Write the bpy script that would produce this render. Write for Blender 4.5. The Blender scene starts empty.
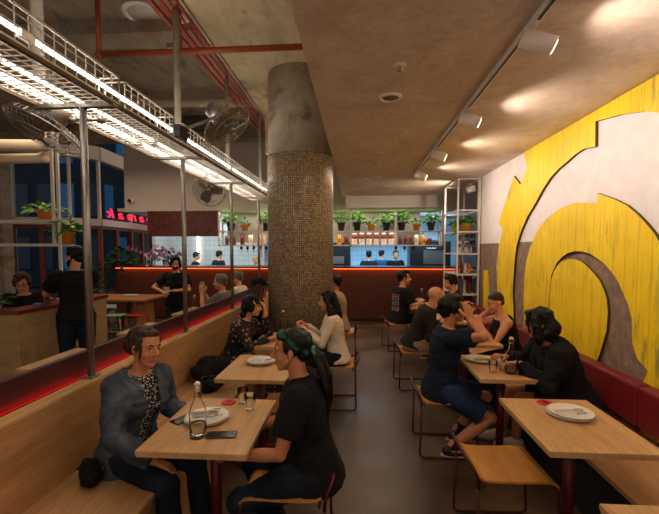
import bpy, bmesh, math, random
from mathutils import Vector, Matrix, noise, Quaternion
V = Vector
R = math.radians
PI = math.pi
random.seed(7)
sc = bpy.context.scene
COL = sc.collection

# ---------------------------------------------------------------- camera
cam_d = bpy.data.cameras.new('camera'); cam = bpy.data.objects.new('camera', cam_d); COL.objects.link(cam)
cam.location = (0, 0, 1.70)
cam.rotation_euler = (R(87), 0, R(3.9275))
cam_d.sensor_width = 36; cam_d.lens = 400 / 659 * 36; cam_d.shift_y = 0.01967
cam_d.clip_start = 0.05; cam_d.clip_end = 200
sc.camera = cam
# ---------------------------------------------------------------- exposure, world
vs = sc.view_settings
sc.display_settings.display_device = 'sRGB'
vs.view_transform = 'Standard'; vs.look = 'None'; vs.gamma = 1; vs.use_curve_mapping = False
vs.exposure = 0.18
def lin(h):
    h = h.lstrip('#'); c = [int(h[i:i + 2], 16) / 255 for i in (0, 2, 4)]
    return tuple(x / 12.92 if x <= .04045 else ((x + .055) / 1.055) ** 2.4 for x in c) + (1,)
wd = bpy.data.worlds.new('world'); sc.world = wd; wd.use_nodes = True
wd.node_tree.nodes['Background'].inputs[0].default_value = lin('#b0a090')
wd.node_tree.nodes['Background'].inputs[1].default_value = 0.9

def lamp(kind, name, loc, power, color, rot=(0, 0, 0), size=.2, size_y=None, spot=None, blend=.5):
    d = bpy.data.lights.new(name, kind); d.energy = power; d.color = lin(color)[:3]
    if kind == 'AREA':
        d.size = size
        if size_y: d.shape = 'RECTANGLE'; d.size_y = size_y
    elif kind == 'SPOT':
        d.shadow_soft_size = size; d.spot_size = R(spot); d.spot_blend = blend
    else:
        d.shadow_soft_size = size
    o = bpy.data.objects.new(name, d); COL.objects.link(o); o.location = loc; o.rotation_euler = rot
    return o
WARM = '#ffdfc0'
# area lamps at the ceiling height of the dining room
lamp('AREA', 'aisle_fill', (.1, 2.2, 2.8), 16, WARM, size=.5, size_y=3.5)  # added fill over the aisle, no fixture for it
lamp('AREA', 'rear_room_fill', (.2, -1.2, 2.8), 12, WARM, size=1.5, size_y=1.2)  # unseen fill added behind the camera for the foreground
lamp('AREA', 'far_aisle_light', (.3, 6.4, 2.8), 20, WARM, size=.6, size_y=2.5)
# added fill brightening the far left part of the restaurant, no fixture
lamp('AREA', 'lounge_fill', (-4.6, 6.6, 3.6), 60, WARM, size=2.5, size_y=3.0)
# kitchen
lamp('AREA', 'kitchen_light', (.6, 10.2, 2.45), 90, '#a8d4f0', rot=(R(48), 0, 0), size=3.8, size_y=.3)
lamp('AREA', 'kitchen_light', (-3.6, 10.2, 2.45), 60, '#d0dee6', rot=(R(48), 0, 0), size=3.4, size_y=.3)
lamp('AREA', 'hood_light', (.2, 11.7, 1.93), 40, '#b0d8f4', size=4.2, size_y=.25)
lamp('AREA', 'shelf_fill', (-.7, 9.3, 2.565), 22, '#fff0e0', size=5.2, size_y=.03)  # both strips added to brighten the shelf tiers, no fixture modelled
lamp('AREA', 'shelf_fill', (-.7, 9.3, 2.08), 9, '#fff0e0', size=5.2, size_y=.03)
# led strips: under the bar top and behind the bench ledge
lamp('AREA', 'bar_strip_glow', (-1.6, 9.36, 1.235), 9, '#ff7a40', rot=(R(22), 0, 0), size=8.4, size_y=.02)
lamp('SPOT', 'rack_spot_beam', (1.75, 6.9, 2.62), 60, '#ffe6cc', V((-.75, .62, -.18)).to_track_quat('-Z', 'Y').to_euler(), .04, spot=130, blend=1.)
lamp('AREA', 'ledge_strip_glow', (-1.655, 3.9, .922), 2.2, '#ff1018', rot=(0, R(98), 0), size=.012, size_y=7.2)
# added blue fill, unseen, tinting the street beyond the glass
lamp('AREA', 'street_fill', (-11, 14, 10.5), 14, '#2f78c8', rot=(R(15), 0, 0), size=4)

# ---------------------------------------------------------------- node materials
MATS = {}
def new_mat(name, rough=.6, metal=0., spec=.5):
    m = bpy.data.materials.new(name); m.use_nodes = True
    nt = m.node_tree; b = nt.nodes['Principled BSDF']
    b.inputs['Roughness'].default_value = rough; b.inputs['Metallic'].default_value = metal
    b.inputs['Specular IOR Level'].default_value = spec
    return m, nt, b
def N(nt, t, **kw):
    n = nt.nodes.new(t)
    for k, v in kw.items(): setattr(n, k, v)
    return n
def ramp(nt, fac, stops, interp='LINEAR'):
    r = N(nt, 'ShaderNodeValToRGB'); r.color_ramp.interpolation = interp
    e = r.color_ramp.elements
    while len(e) < len(stops): e.new(.5)
    for i, (p, c) in enumerate(stops):
        e[i].position = p; e[i].color = lin(c) if isinstance(c, str) else (c, c, c, 1)
    nt.links.new(fac, r.inputs[0]); return r
def tex_noise(nt, scale, detail=4, stretch=(1, 1, 1), coord='Object', rough=.55, dist=0.):
    tc = N(nt, 'ShaderNodeTexCoord'); mp = N(nt, 'ShaderNodeMapping'); mp.inputs['Scale'].default_value = stretch
    nt.links.new(tc.outputs[coord], mp.inputs[0])
    n = N(nt, 'ShaderNodeTexNoise'); n.inputs['Scale'].default_value = scale; n.inputs['Detail'].default_value = detail
    n.inputs['Roughness'].default_value = rough; n.inputs['Distortion'].default_value = dist
    nt.links.new(mp.outputs[0], n.inputs['Vector']); return n
def bump(nt, b, h, strength=.3, dist=.01):
    n = N(nt, 'ShaderNodeBump'); n.inputs['Strength'].default_value = strength; n.inputs['Distance'].default_value = dist
    nt.links.new(h, n.inputs['Height']); nt.links.new(n.outputs[0], b.inputs['Normal']); return n
def mix(nt, fac, a, c, mode='MIX'):
    m = N(nt, 'ShaderNodeMix', data_type='RGBA', blend_type=mode)
    if isinstance(fac, (int, float)): m.inputs[0].default_value = fac
    else: nt.links.new(fac, m.inputs[0])
    for i, s in ((6, a), (7, c)):
        if isinstance(s, str): m.inputs[i].default_value = lin(s)
        elif isinstance(s, tuple): m.inputs[i].default_value = s
        else: nt.links.new(s, m.inputs[i])
    return m.outputs[2]
def mt(nt, op, a, b_=None):
    m = N(nt, 'ShaderNodeMath', operation=op)
    for i, s in enumerate((a, b_)):
        if s is None: continue
        if isinstance(s, (int, float)): m.inputs[i].default_value = s
        else: nt.links.new(s, m.inputs[i])
    return m.outputs[0]
def simple(name, c, rough=.6, metal=0., spec=.5, var=.12, scale=14, bmp=.0, stretch=(1, 1, 1), sheen=0):
    if name in MATS: return MATS[name]
    m, nt, b = new_mat(name, rough, metal, spec)
    n = tex_noise(nt, scale, 4, stretch)
    base = lin(c)
    dk = tuple(x * (1 - var) for x in base[:3]) + (1,); lt = tuple(min(1, x * (1 + var)) for x in base[:3]) + (1,)
    nt.links.new(mix(nt, n.outputs[0], dk, lt), b.inputs['Base Color'])
    if bmp: bump(nt, b, n.outputs[0], bmp, .01)
    if sheen: b.inputs['Sheen Weight'].default_value = sheen
    MATS[name] = m; return m
def wood(name, c1, c2, axis='y', rough=.45, scale=9):
    if name in MATS: return MATS[name]
    m, nt, b = new_mat(name, rough)
    st = {'x': (.12, 1, 1), 'y': (1, .12, 1), 'z': (1, 1, .12)}[axis]
    n = tex_noise(nt, scale, 6, st, dist=.6); n2 = tex_noise(nt, scale * 9, 3, st)
    r = ramp(nt, n.outputs[0], [(.3, c1), (.7, c2)])
    r2 = ramp(nt, n2.outputs[0], [(.35, .82), (.6, 1.)])
    nt.links.new(mix(nt, 1., r.outputs[0], r2.outputs[0], 'MULTIPLY'), b.inputs['Base Color'])
    bump(nt, b, n2.outputs[0], .08, .003)
    MATS[name] = m; return m
def emis(name, c, s, base='#101010'):
    if name in MATS: return MATS[name]
    m, nt, b = new_mat(name, .5)
    n = tex_noise(nt, 3); nt.links.new(mix(nt, n.outputs[0], base, base), b.inputs['Base Color'])
    b.inputs['Emission Color'].default_value = lin(c); b.inputs['Emission Strength'].default_value = s
    MATS[name] = m; return m
def glass(name, c='#ffffff', rough=.02, thin=True):
    if name in MATS: return MATS[name]
    m, nt, b = new_mat(name, rough)
    b.inputs['Base Color'].default_value = lin(c); b.inputs['Transmission Weight'].default_value = 1
    b.inputs['IOR'].default_value = 1.12 if thin else 1.45
    n = tex_noise(nt, 20); bump(nt, b, n.outputs[0], .02, .001)
    MATS[name] = m; return m

# --- surfaces of the room
def m_ceiling():
    m, nt, b = new_mat('polished_plaster', .75)
    n = tex_noise(nt, 1.6, 8, rough=.62, dist=1.4); n2 = tex_noise(nt, 7, 6, dist=2.2)
    c = ramp(nt, n.outputs[0], [(.3, '#ccb49c'), (.5, '#dcc8b2'), (.72, '#e8d8c6')])
    c2 = ramp(nt, n2.outputs[0], [(.35, .86), (.6, 1.)])
    nt.links.new(mix(nt, 1., c.outputs[0], c2.outputs[0], 'MULTIPLY'), b.inputs['Base Color'])
    bump(nt, b, n2.outputs[0], .1, .01); return m
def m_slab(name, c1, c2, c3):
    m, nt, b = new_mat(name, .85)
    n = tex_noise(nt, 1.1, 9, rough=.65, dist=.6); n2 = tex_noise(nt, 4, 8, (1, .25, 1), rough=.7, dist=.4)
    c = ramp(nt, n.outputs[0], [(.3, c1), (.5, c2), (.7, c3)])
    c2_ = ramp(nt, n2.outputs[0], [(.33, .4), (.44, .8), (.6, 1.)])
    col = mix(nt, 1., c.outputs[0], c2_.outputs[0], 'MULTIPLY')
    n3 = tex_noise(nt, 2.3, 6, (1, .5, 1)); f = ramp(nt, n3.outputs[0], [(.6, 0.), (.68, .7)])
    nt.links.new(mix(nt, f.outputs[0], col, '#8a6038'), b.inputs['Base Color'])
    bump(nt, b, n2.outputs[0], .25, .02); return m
def m_floor():
    m, nt, b = new_mat('polished_concrete', .38)
    n = tex_noise(nt, 1.3, 8, rough=.6, dist=.5); n2 = tex_noise(nt, 60, 4)
    c = ramp(nt, n.outputs[0], [(.3, '#30261a'), (.5, '#4c3c28'), (.7, '#705a40')])
    c2 = ramp(nt, n2.outputs[0], [(.35, .75), (.6, 1.)])
    nt.links.new(mix(nt, 1., c.outputs[0], c2.outputs[0], 'MULTIPLY'), b.inputs['Base Color'])
    r = ramp(nt, n.outputs[0], [(.3, .28), (.7, .55)]); nt.links.new(r.outputs[0], b.inputs['Roughness'])
    bump(nt, b, n2.outputs[0], .05, .003); return m
def m_rightwall():
    m, nt, b = new_mat('two_tone_render', .85)
    tc = N(nt, 'ShaderNodeTexCoord'); sp = N(nt, 'ShaderNodeSeparateXYZ'); nt.links.new(tc.outputs['Object'], sp.inputs[0])
    n = tex_noise(nt, 3, 8, rough=.65, dist=1.5); n2 = tex_noise(nt, 9, 8, rough=.7)
    up = ramp(nt, n.outputs[0], [(.25, '#d2c8c4'), (.6, '#dfd8d5'), (.85, '#e8e3e1')])
    lo = ramp(nt, n2.outputs[0], [(.28, '#5c483a'), (.5, '#7e6654'), (.75, '#a38872')])
    wob = mt(nt, 'MULTIPLY', n2.outputs[0], .012)
    f = mt(nt, 'GREATER_THAN', mt(nt, 'ADD', sp.outputs[2], wob), 1.79)
    nt.links.new(mix(nt, f, lo.outputs[0], up.outputs[0]), b.inputs['Base Color'])
    bump(nt, b, n2.outputs[0], .35, .015); return m
def m_yellow():
    m, nt, b = new_mat('worn_yellow_boards', .5)
    tc = N(nt, 'ShaderNodeTexCoord'); sp = N(nt, 'ShaderNodeSeparateXYZ'); nt.links.new(tc.outputs['Object'], sp.inputs[0])
    n = tex_noise(nt, 2, 4, dist=.5)
    c = ramp(nt, n.outputs[0], [(.3, '#e0bc04'), (.6, '#f0cb0a'), (.8, '#f8da1c')])
    t = mt(nt, 'FRACT', mt(nt, 'DIVIDE', mt(nt, 'ADD', sp.outputs[1], 10.), .135))
    g = mt(nt, 'LESS_THAN', t, .035)
    s = tex_noise(nt, 9, 8, (1, 1.6, .28), rough=.75); f = ramp(nt, s.outputs[0], [(.53, 0.), (.62, .8)])
    s2 = tex_noise(nt, 30, 4, (1, 2.5, .08)); f2 = ramp(nt, s2.outputs[0], [(.56, 0.), (.64, .5)])
    lowf = tex_noise(nt, 1.4, 3); lf = ramp(nt, lowf.outputs[0], [(.4, .15), (.6, 1.)])
    col = mix(nt, mt(nt, 'MULTIPLY', f.outputs[0], lf.outputs[0]), c.outputs[0], '#6a6440')
    col = mix(nt, mt(nt, 'MULTIPLY', f2.outputs[0], lf.outputs[0]), col, '#9a7a10')
    col = mix(nt, mt(nt, 'MULTIPLY', g, .6), col, '#7a5c08')
    nt.links.new(col, b.inputs['Base Color'])
    inv = mt(nt, 'SUBTRACT', 1., g); bump(nt, b, inv, .5, .006); return m
def m_mosaic(rad):
    m, nt, b = new_mat('penny_mosaic_tiles', .3)
    tc = N(nt, 'ShaderNodeTexCoord'); sp = N(nt, 'ShaderNodeSeparateXYZ'); nt.links.new(tc.outputs['Object'], sp.inputs[0])
    a = mt(nt, 'MULTIPLY', mt(nt, 'ARCTAN2', sp.outputs[1], sp.outputs[0]), rad)
    cb = N(nt, 'ShaderNodeCombineXYZ'); nt.links.new(a, cb.inputs[0]); nt.links.new(sp.outputs[2], cb.inputs[1])
    br = N(nt, 'ShaderNodeTexBrick'); br.offset = 0
    nt.links.new(cb.outputs[0], br.inputs['Vector'])
    for k, v in (('Scale', 1.), ('Mortar Size', .0035), ('Mortar Smooth', .2), ('Bias', 0.), ('Brick Width', .026), ('Row Height', .026)): br.inputs[k].default_value = v
    br.inputs['Color1'].default_value = lin('#ccbca0'); br.inputs['Color2'].default_value = lin('#907c60'); br.inputs['Mortar'].default_value = lin('#5c4e3a')
    nt.links.new(br.outputs[0], b.inputs['Base Color'])
    inv = mt(nt, 'SUBTRACT', 1., br.outputs['Fac']); bump(nt, b, inv, .6, .004); return m
def m_tile(name, c1, c2, mortar, w, h, axes=(0, 2), rough=.2, offset=.0, ms=.004, cvar=True):
    m, nt, b = new_mat(name, rough)
    tc = N(nt, 'ShaderNodeTexCoord'); sp = N(nt, 'ShaderNodeSeparateXYZ'); nt.links.new(tc.outputs['Object'], sp.inputs[0])
    cb = N(nt, 'ShaderNodeCombineXYZ'); nt.links.new(sp.outputs[axes[0]], cb.inputs[0]); nt.links.new(sp.outputs[axes[1]], cb.inputs[1])
    br = N(nt, 'ShaderNodeTexBrick'); br.offset = offset
    nt.links.new(cb.outputs[0], br.inputs['Vector'])
    for k, v in (('Scale', 1.), ('Mortar Size', ms), ('Mortar Smooth', .2), ('Bias', 0.), ('Brick Width', w), ('Row Height', h)): br.inputs[k].default_value = v
    br.inputs['Color1'].default_value = lin(c1); br.inputs['Color2'].default_value = lin(c2); br.inputs['Mortar'].default_value = lin(mortar)
    nt.links.new(br.outputs[0], b.inputs['Base Color'])
    n = tex_noise(nt, 30); h_ = mt(nt, 'ADD', mt(nt, 'SUBTRACT', 1., br.outputs['Fac']), mt(nt, 'MULTIPLY', n.outputs[0], .5))
    bump(nt, b, h_, .4, .004); return m
def m_spots(name, base, cols, scale, thr, rough=.8):
    m, nt, b = new_mat(name, rough)
    tc = N(nt, 'ShaderNodeTexCoord'); v = N(nt, 'ShaderNodeTexVoronoi'); v.inputs['Scale'].default_value = scale
    nt.links.new(tc.outputs['Object'], v.inputs['Vector'])
    f = mt(nt, 'LESS_THAN', v.outputs['Distance'], thr)
    sp = N(nt, 'ShaderNodeSeparateColor'); nt.links.new(v.outputs['Color'], sp.inputs[0])
    r = ramp(nt, sp.outputs[0], [(i / len(cols), c) for i, c in enumerate(cols)], 'CONSTANT')
    nt.links.new(mix(nt, f, base, r.outputs[0]), b.inputs['Base Color'])
    n = tex_noise(nt, 40); bump(nt, b, n.outputs[0], .2, .005)
    return m
def m_cloth(name, c, var=.25, scale=7, rough=.9, weave=120, fold=.35):
    if name in MATS: return MATS[name]
    m, nt, b = new_mat(name, rough, spec=.25)
    n = tex_noise(nt, scale, 5, (1, 1, .5), dist=.8); n2 = tex_noise(nt, weave, 2)
    base = lin(c); dk = tuple(x * (1 - var) for x in base[:3]) + (1,); lt = tuple(min(1, x * (1 + var)) for x in base[:3]) + (1,)
    nt.links.new(mix(nt, n2.outputs[0], dk, lt), b.inputs['Base Color'])
    bump(nt, b, n.outputs[0], fold, .03)
    MATS[name] = m; return m
def m_denim(name, c1, c2, c3):
    m, nt, b = new_mat(name, .9, spec=.2)
    n = tex_noise(nt, 6, 6, dist=.6); n2 = tex_noise(nt, 160, 2); n3 = tex_noise(nt, 9, 5, (1, 1, .5), dist=.8)
    c = ramp(nt, n.outputs[0], [(.3, c1), (.5, c2), (.72, c3)]); c2_ = ramp(nt, n2.outputs[0], [(.3, .75), (.7, 1.)])
    nt.links.new(mix(nt, 1., c.outputs[0], c2_.outputs[0], 'MULTIPLY'), b.inputs['Base Color'])
    bump(nt, b, n3.outputs[0], .45, .03); return m
def m_hair(name, c, c2):
    if name in MATS: return MATS[name]
    m, nt, b = new_mat(name, .5, spec=.3)
    n = tex_noise(nt, 55, 4, (1, 1, .15), dist=.5)
    r = ramp(nt, n.outputs[0], [(.35, c), (.7, c2)]); nt.links.new(r.outputs[0], b.inputs['Base Color'])
    bump(nt, b, n.outputs[0], .6, .008); MATS[name] = m; return m
def m_skin(name, c):
    if name in MATS: return MATS[name]
    m, nt, b = new_mat(name, .5, spec=.4)
    n = tex_noise(nt, 18, 5); base = lin(c)
    dk = (base[0] * .85, base[1] * .78, base[2] * .75, 1); lt = (min(1, base[0] * 1.08), base[1] * 1.08, base[2] * 1.05, 1)
    nt.links.new(mix(nt, n.outputs[0], dk, lt), b.inputs['Base Color'])
    b.inputs['Subsurface Weight'].default_value = .12; b.inputs['Subsurface Radius'].default_value = (.02, .008, .004)
    b.inputs['Subsurface Scale'].default_value = .5
    MATS[name] = m; return m

W_TABLE = wood('light_oak_top', '#c0935e', '#d8ae78', 'y')
W_EDGE = wood('ply_edge', '#c8a068', '#dcb880', 'y', .6)
W_BENCH = wood('oak_veneer_bench', '#b08450', '#cda070', 'y')
W_SEAT = wood('honey_ply_seat', '#b87a34', '#d49a4c', 'y', .4)
W_COMM = wood('warm_timber', '#8a5a30', '#b07c48', 'x')
W_COUNTER = wood('pale_veneer', '#a88858', '#c8a874', 'x')
M_MAROON = simple('maroon_powder_coat', '#5c1414', .4, spec=.5)
M_TUBE = simple('oxblood_tube', '#4c150d', .4, .3)
M_VINYL = simple('maroon_vinyl', '#701018', .5, var=.2, bmp=.05)
M_VINYLD = simple('deep_maroon_panel', '#38101a', .65, var=.2)
M_GALV = simple('galvanised_steel', '#9a9690', .38, .85, var=.25, scale=10)
M_ALU = simple('brushed_aluminium', '#b4b0aa', .3, .9)
M_WHITE = simple('white_powder_coat', '#e6e0d8', .5)
M_GREYP = simple('grey_pipe', '#a09a8c', .6, var=.2)
M_CREAM = simple('cream_pipe', '#c0b298', .6, var=.15)
M_REDP = simple('rusty_red_pipe', '#9a4426', .5, var=.4, scale=25, bmp=.1)
M_REDC = simple('red_cable', '#b83024', .5)
M_BLACK = simple('black_plastic', '#141414', .4)
M_CHARC = simple('charcoal_pot', '#26262a', .6)
M_TERRA = simple('orange_terracotta', '#e0861c', .7, var=.15)
M_PORC = simple('white_porcelain', '#e4e0da', .25, var=.04)
M_STEEL = simple('cutlery_steel', '#c8c8c8', .25, 1.)
M_REDDISC = simple('red_enamel_disc', '#c01418', .4)
M_PLASTER = simple('grey_white_paint', '#ccc4bc', .85, var=.06, scale=3)
M_RUST = simple('rusted_copper_panel', '#56281a', .5, .25, var=.35, scale=5, bmp=.05)
M_DARKT = simple('dark_red_counter', '#4a1010', .3, var=.2)
M_WINF = simple('red_brown_frame', '#6e2c18', .5)
M_INOX = simple('stainless_steel', '#a8acae', .3, .9, var=.1)
M_DARK = simple('dark_appliance', '#202022', .4, .3)
M_LEAF = simple('fresh_green_leaf', '#5a9a24', .5, var=.5, scale=20)
M_LEAFD = simple('dark_green_leaf', '#2e5a1c', .5, var=.5, scale=20)
M_STEM = simple('green_stem', '#4c6a2a', .6)
M_SOIL = simple('potting_soil', '#2a1c12', .95, bmp=.4)
M_GREENP = simple('mint_powder_coat', '#7ab08a', .45)
M_REDS = simple('red_powder_coat', '#b02c1c', .45)
M_GLASS = glass('clear_glass')
M_WATER = glass('water', '#f2f8fa', 0.0); M_WATER.node_tree.nodes['Principled BSDF'].inputs['IOR'].default_value = 1.14
M_PANE = glass('window_glass', '#c8d8e4', .02, thin=True); M_PANE.node_tree.nodes['Principled BSDF'].inputs['IOR'].default_value = 1.03
M_TUBEL = emis('fluorescent_tube', '#fff0dc', 8.0, '#ffffff')
M_LEDR = emis('red_led', '#ff1420', .35)
M_LEDO = emis('orange_led', '#ff6a28', 3.0)
M_NEON = emis('red_neon', '#ff1838', 2.2)

# ---------------------------------------------------------------- mesh builder
class MB:
    def __init__(s): s.bm = bmesh.new(); s.mi = 0
    def _faces(s, n0, smooth=False):
        s.bm.faces.ensure_lookup_table()
        for f in s.bm.faces[n0:]: f.material_index = s.mi; f.smooth = smooth
    def box(s, x0, x1, y0, y1, z0, z1, M=None, bev=0):
        n0 = len(s.bm.faces)
        r = bmesh.ops.create_cube(s.bm, size=1)
        for v in r['verts']:
            v.co = V(((x0 + x1) / 2 + v.co.x * (x1 - x0), (y0 + y1) / 2 + v.co.y * (y1 - y0), (z0 + z1) / 2 + v.co.z * (z1 - z0)))
        if bev:
            es = list({e for v in r['verts'] for e in v.link_edges})
            bmesh.ops.bevel(s.bm, geom=es, offset=bev, segments=2, affect='EDGES', profile=.5)
        if M is not None:
            s.bm.faces.ensure_lookup_table()
            vs_ = {v for f in s.bm.faces[n0:] for v in f.verts}
            for v in vs_: v.co = M @ v.co
        s._faces(n0); return s
    def tube(s, pts, r, seg=8, closed=False, cap=True, flat=1.):
        pts = [V(p) for p in pts]; n = len(pts)
        if n < 2: return s
        n0 = len(s.bm.faces)
        rs = r if isinstance(r, (list, tuple)) else [r] * n
        up = None; rings = []
        for i, p in enumerate(pts):
            if closed: d = pts[(i + 1) % n] - pts[i - 1]
            elif i == 0: d = pts[1] - p
            elif i == n - 1: d = p - pts[-2]
            else: d = (pts[i + 1] - p).normalized() + (p - pts[i - 1]).normalized()
            if d.length < 1e-9: d = V((0, 0, 1))
            d.normalize()
            if up is None:
                up = V((0, 0, 1)) if abs(d.z) < .9 else V((1, 0, 0))
            u = d.cross(up)
            if u.length < 1e-6: u = d.orthogonal()
            u.normalize(); w = u.cross(d).normalized(); up = w
            ring = [s.bm.verts.new(p + (u * math.cos(2 * PI * k / seg) + w * flat * math.sin(2 * PI * k / seg)) * rs[i]) for k in range(seg)]
            rings.append(ring)
        m = n if closed else n - 1
        for i in range(m):
            a, b = rings[i], rings[(i + 1) % n]
            for k in range(seg):
                s.bm.faces.new((a[k], a[(k + 1) % seg], b[(k + 1) % seg], b[k]))
        if cap and not closed:
            s.bm.faces.new(rings[0][::-1]); s.bm.faces.new(rings[-1])
        s._faces(n0, seg > 4); return s
    def wire(s, a, b, r=.0015): return s.tube([a, b], r, 4, cap=False)
    def lathe(s, prof, c=(0, 0, 0), seg=24, M=None, closed=True):
        n0 = len(s.bm.faces); c = V(c); rings = []
        for (r, z) in prof:
            if r < 1e-6: rings.append([s.bm.verts.new(c + V((0, 0, z)))])
            else: rings.append([s.bm.verts.new(c + V((r * math.cos(2 * PI * k / seg), r * math.sin(2 * PI * k / seg), z))) for k in range(seg)])
        for a, b in zip(rings, rings[1:]):
            for k in range(seg):
                k2 = (k + 1) % seg
                if len(a) == 1 and len(b) == 1: continue
                if len(a) == 1: s.bm.faces.new((a[0], b[k2], b[k]))
                elif len(b) == 1: s.bm.faces.new((a[k], a[k2], b[0]))
                else: s.bm.faces.new((a[k], a[k2], b[k2], b[k]))
        if closed:
            if len(rings[0]) > 1: s.bm.faces.new(rings[0][::-1])
            if len(rings[-1]) > 1: s.bm.faces.new(rings[-1])
        if M is not None:
            for ring in rings:
                for v in ring: v.co = M @ v.co
        s._faces(n0, True); return s
    def prism(s, poly, f0, f1):
        """poly: 2D points; f0/f1 map (a,b) to 3D for the two faces"""
        n0 = len(s.bm.faces)
        A = [s.bm.verts.new(f0(a, b)) for a, b in poly]; B = [s.bm.verts.new(f1(a, b)) for a, b in poly]
        s.bm.faces.new(A); s.bm.faces.new(B[::-1])
        n = len(poly)
        for i in range(n): s.bm.faces.new((A[i], B[i], B[(i + 1) % n], A[(i + 1) % n]))
        s._faces(n0); return s
    def ball(s, c, r, M=None, sub=2):
        n0 = len(s.bm.faces)
        res = bmesh.ops.create_icosphere(s.bm, subdivisions=sub, radius=1)
        rr = V(r) if isinstance(r, (tuple, list, Vector)) else V((r, r, r))
        for v in res['verts']:
            q = V((v.co.x * rr.x, v.co.y * rr.y, v.co.z * rr.z))
            if M is not None: q = M @ q
            v.co = q + V(c)
        s._faces(n0, True); return s
    def quad(s, *p):
        n0 = len(s.bm.faces); s.bm.faces.new([s.bm.verts.new(V(q)) for q in p]); s._faces(n0); return s
    def mesh(s, name):
        me = bpy.data.meshes.new(name)
        bmesh.ops.recalc_face_normals(s.bm, faces=s.bm.faces[:])
        s.bm.to_mesh(me); s.bm.free(); return me
    def build(s, name, mats, parent=None, loc=None, rz=0, label=None, cat=None, group=None, kind=None):
        me = s.mesh(name)
        for m in (mats if isinstance(mats, (list, tuple)) else [mats]): me.materials.append(m)
        return link(name, me, parent, loc, rz, label, cat, group, kind)
def link(name, data, parent=None, loc=None, rz=0, label=None, cat=None, group=None, kind=None):
    o = bpy.data.objects.new(name, data); COL.objects.link(o)
    if parent: o.parent = parent
    if loc is not None: o.location = loc
    if rz: o.rotation_euler = (0, 0, rz)
    if label: o['label'] = label
    if cat: o['category'] = cat
    if group: o['group'] = group
    if kind: o['kind'] = kind
    return o
def thing(name, loc, label, cat, rz=0, group=None): return link(name, None, None, loc, rz, label, cat, group)
KIDS = {}
def copy_thing(src, loc, rz=None, label=None, group=None):
    def rec(o, par):
        c = o.copy(); COL.objects.link(c); c.parent = par
        for ch in [x for x in o.children]: rec(ch, c)
        return c
    r = src.copy(); COL.objects.link(r); r.location = loc
    if rz is not None: r.rotation_euler = (0, 0, rz)
    if label: r['label'] = label
    if group: r['group'] = group
    for ch in list(src.children): rec(ch, r)
    return r
def arc(c, r, a0, a1, n, f): return [f(c[0] + r * math.cos(a0 + (a1 - a0) * i / n), c[1] + r * math.sin(a0 + (a1 - a0) * i / n)) for i in range(n + 1)]
def fillet(pts, r, n=4):
    pts = [V(p) for p in pts]; out = [pts[0]]
    for a, b, c in zip(pts, pts[1:], pts[2:]):
        d1 = (a - b); d2 = (c - b); q = min(r, d1.length * .49, d2.length * .49)
        p1 = b + d1.normalized() * q; p2 = b + d2.normalized() * q
        for i in range(n + 1):
            t = i / n; out.append(p1 * (1 - t) ** 2 + b * 2 * t * (1 - t) + p2 * t * t)
    out.append(pts[-1]); return out
def structure(name, mb, mats): return mb.build(name, mats, kind='structure')

# ================================================================ SETTING
structure('floor', MB().box(-10, 4.5, -2.5, 16, -.1, 0), m_floor())
CEIL = 2.855
MC = m_ceiling()
structure('ceiling', MB().box(-.315, 4.0, -2.5, 8.8, CEIL, CEIL + .12).box(-.315, -.255, -2.5, 8.8, CEIL + .1, 3.9), MC)
S1_ = m_slab('raw_concrete_slab', '#a89878', '#c8b894', '#dccdac'); S2_ = m_slab('shaded_concrete_slab', '#80766a', '#988c7c', '#a89c8a')  # unlit look of the upper slab is put into its darker concrete colour
structure('ceiling_slab', MB().box(-1.62, 4.2, -2.5, 9.4, 3.9, 4.6), S1_)
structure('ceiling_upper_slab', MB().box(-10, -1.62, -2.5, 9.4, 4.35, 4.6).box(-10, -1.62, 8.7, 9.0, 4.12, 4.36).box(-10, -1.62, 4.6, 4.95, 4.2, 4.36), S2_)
MR = m_rightwall()
structure('wall_right', MB().box(2.0, 2.2, -2.5, 6.88, 0, CEIL), MR)
MY = m_yellow(); M_BEDGE = simple('dark_board_edge', '#4a3814', .7)
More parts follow.
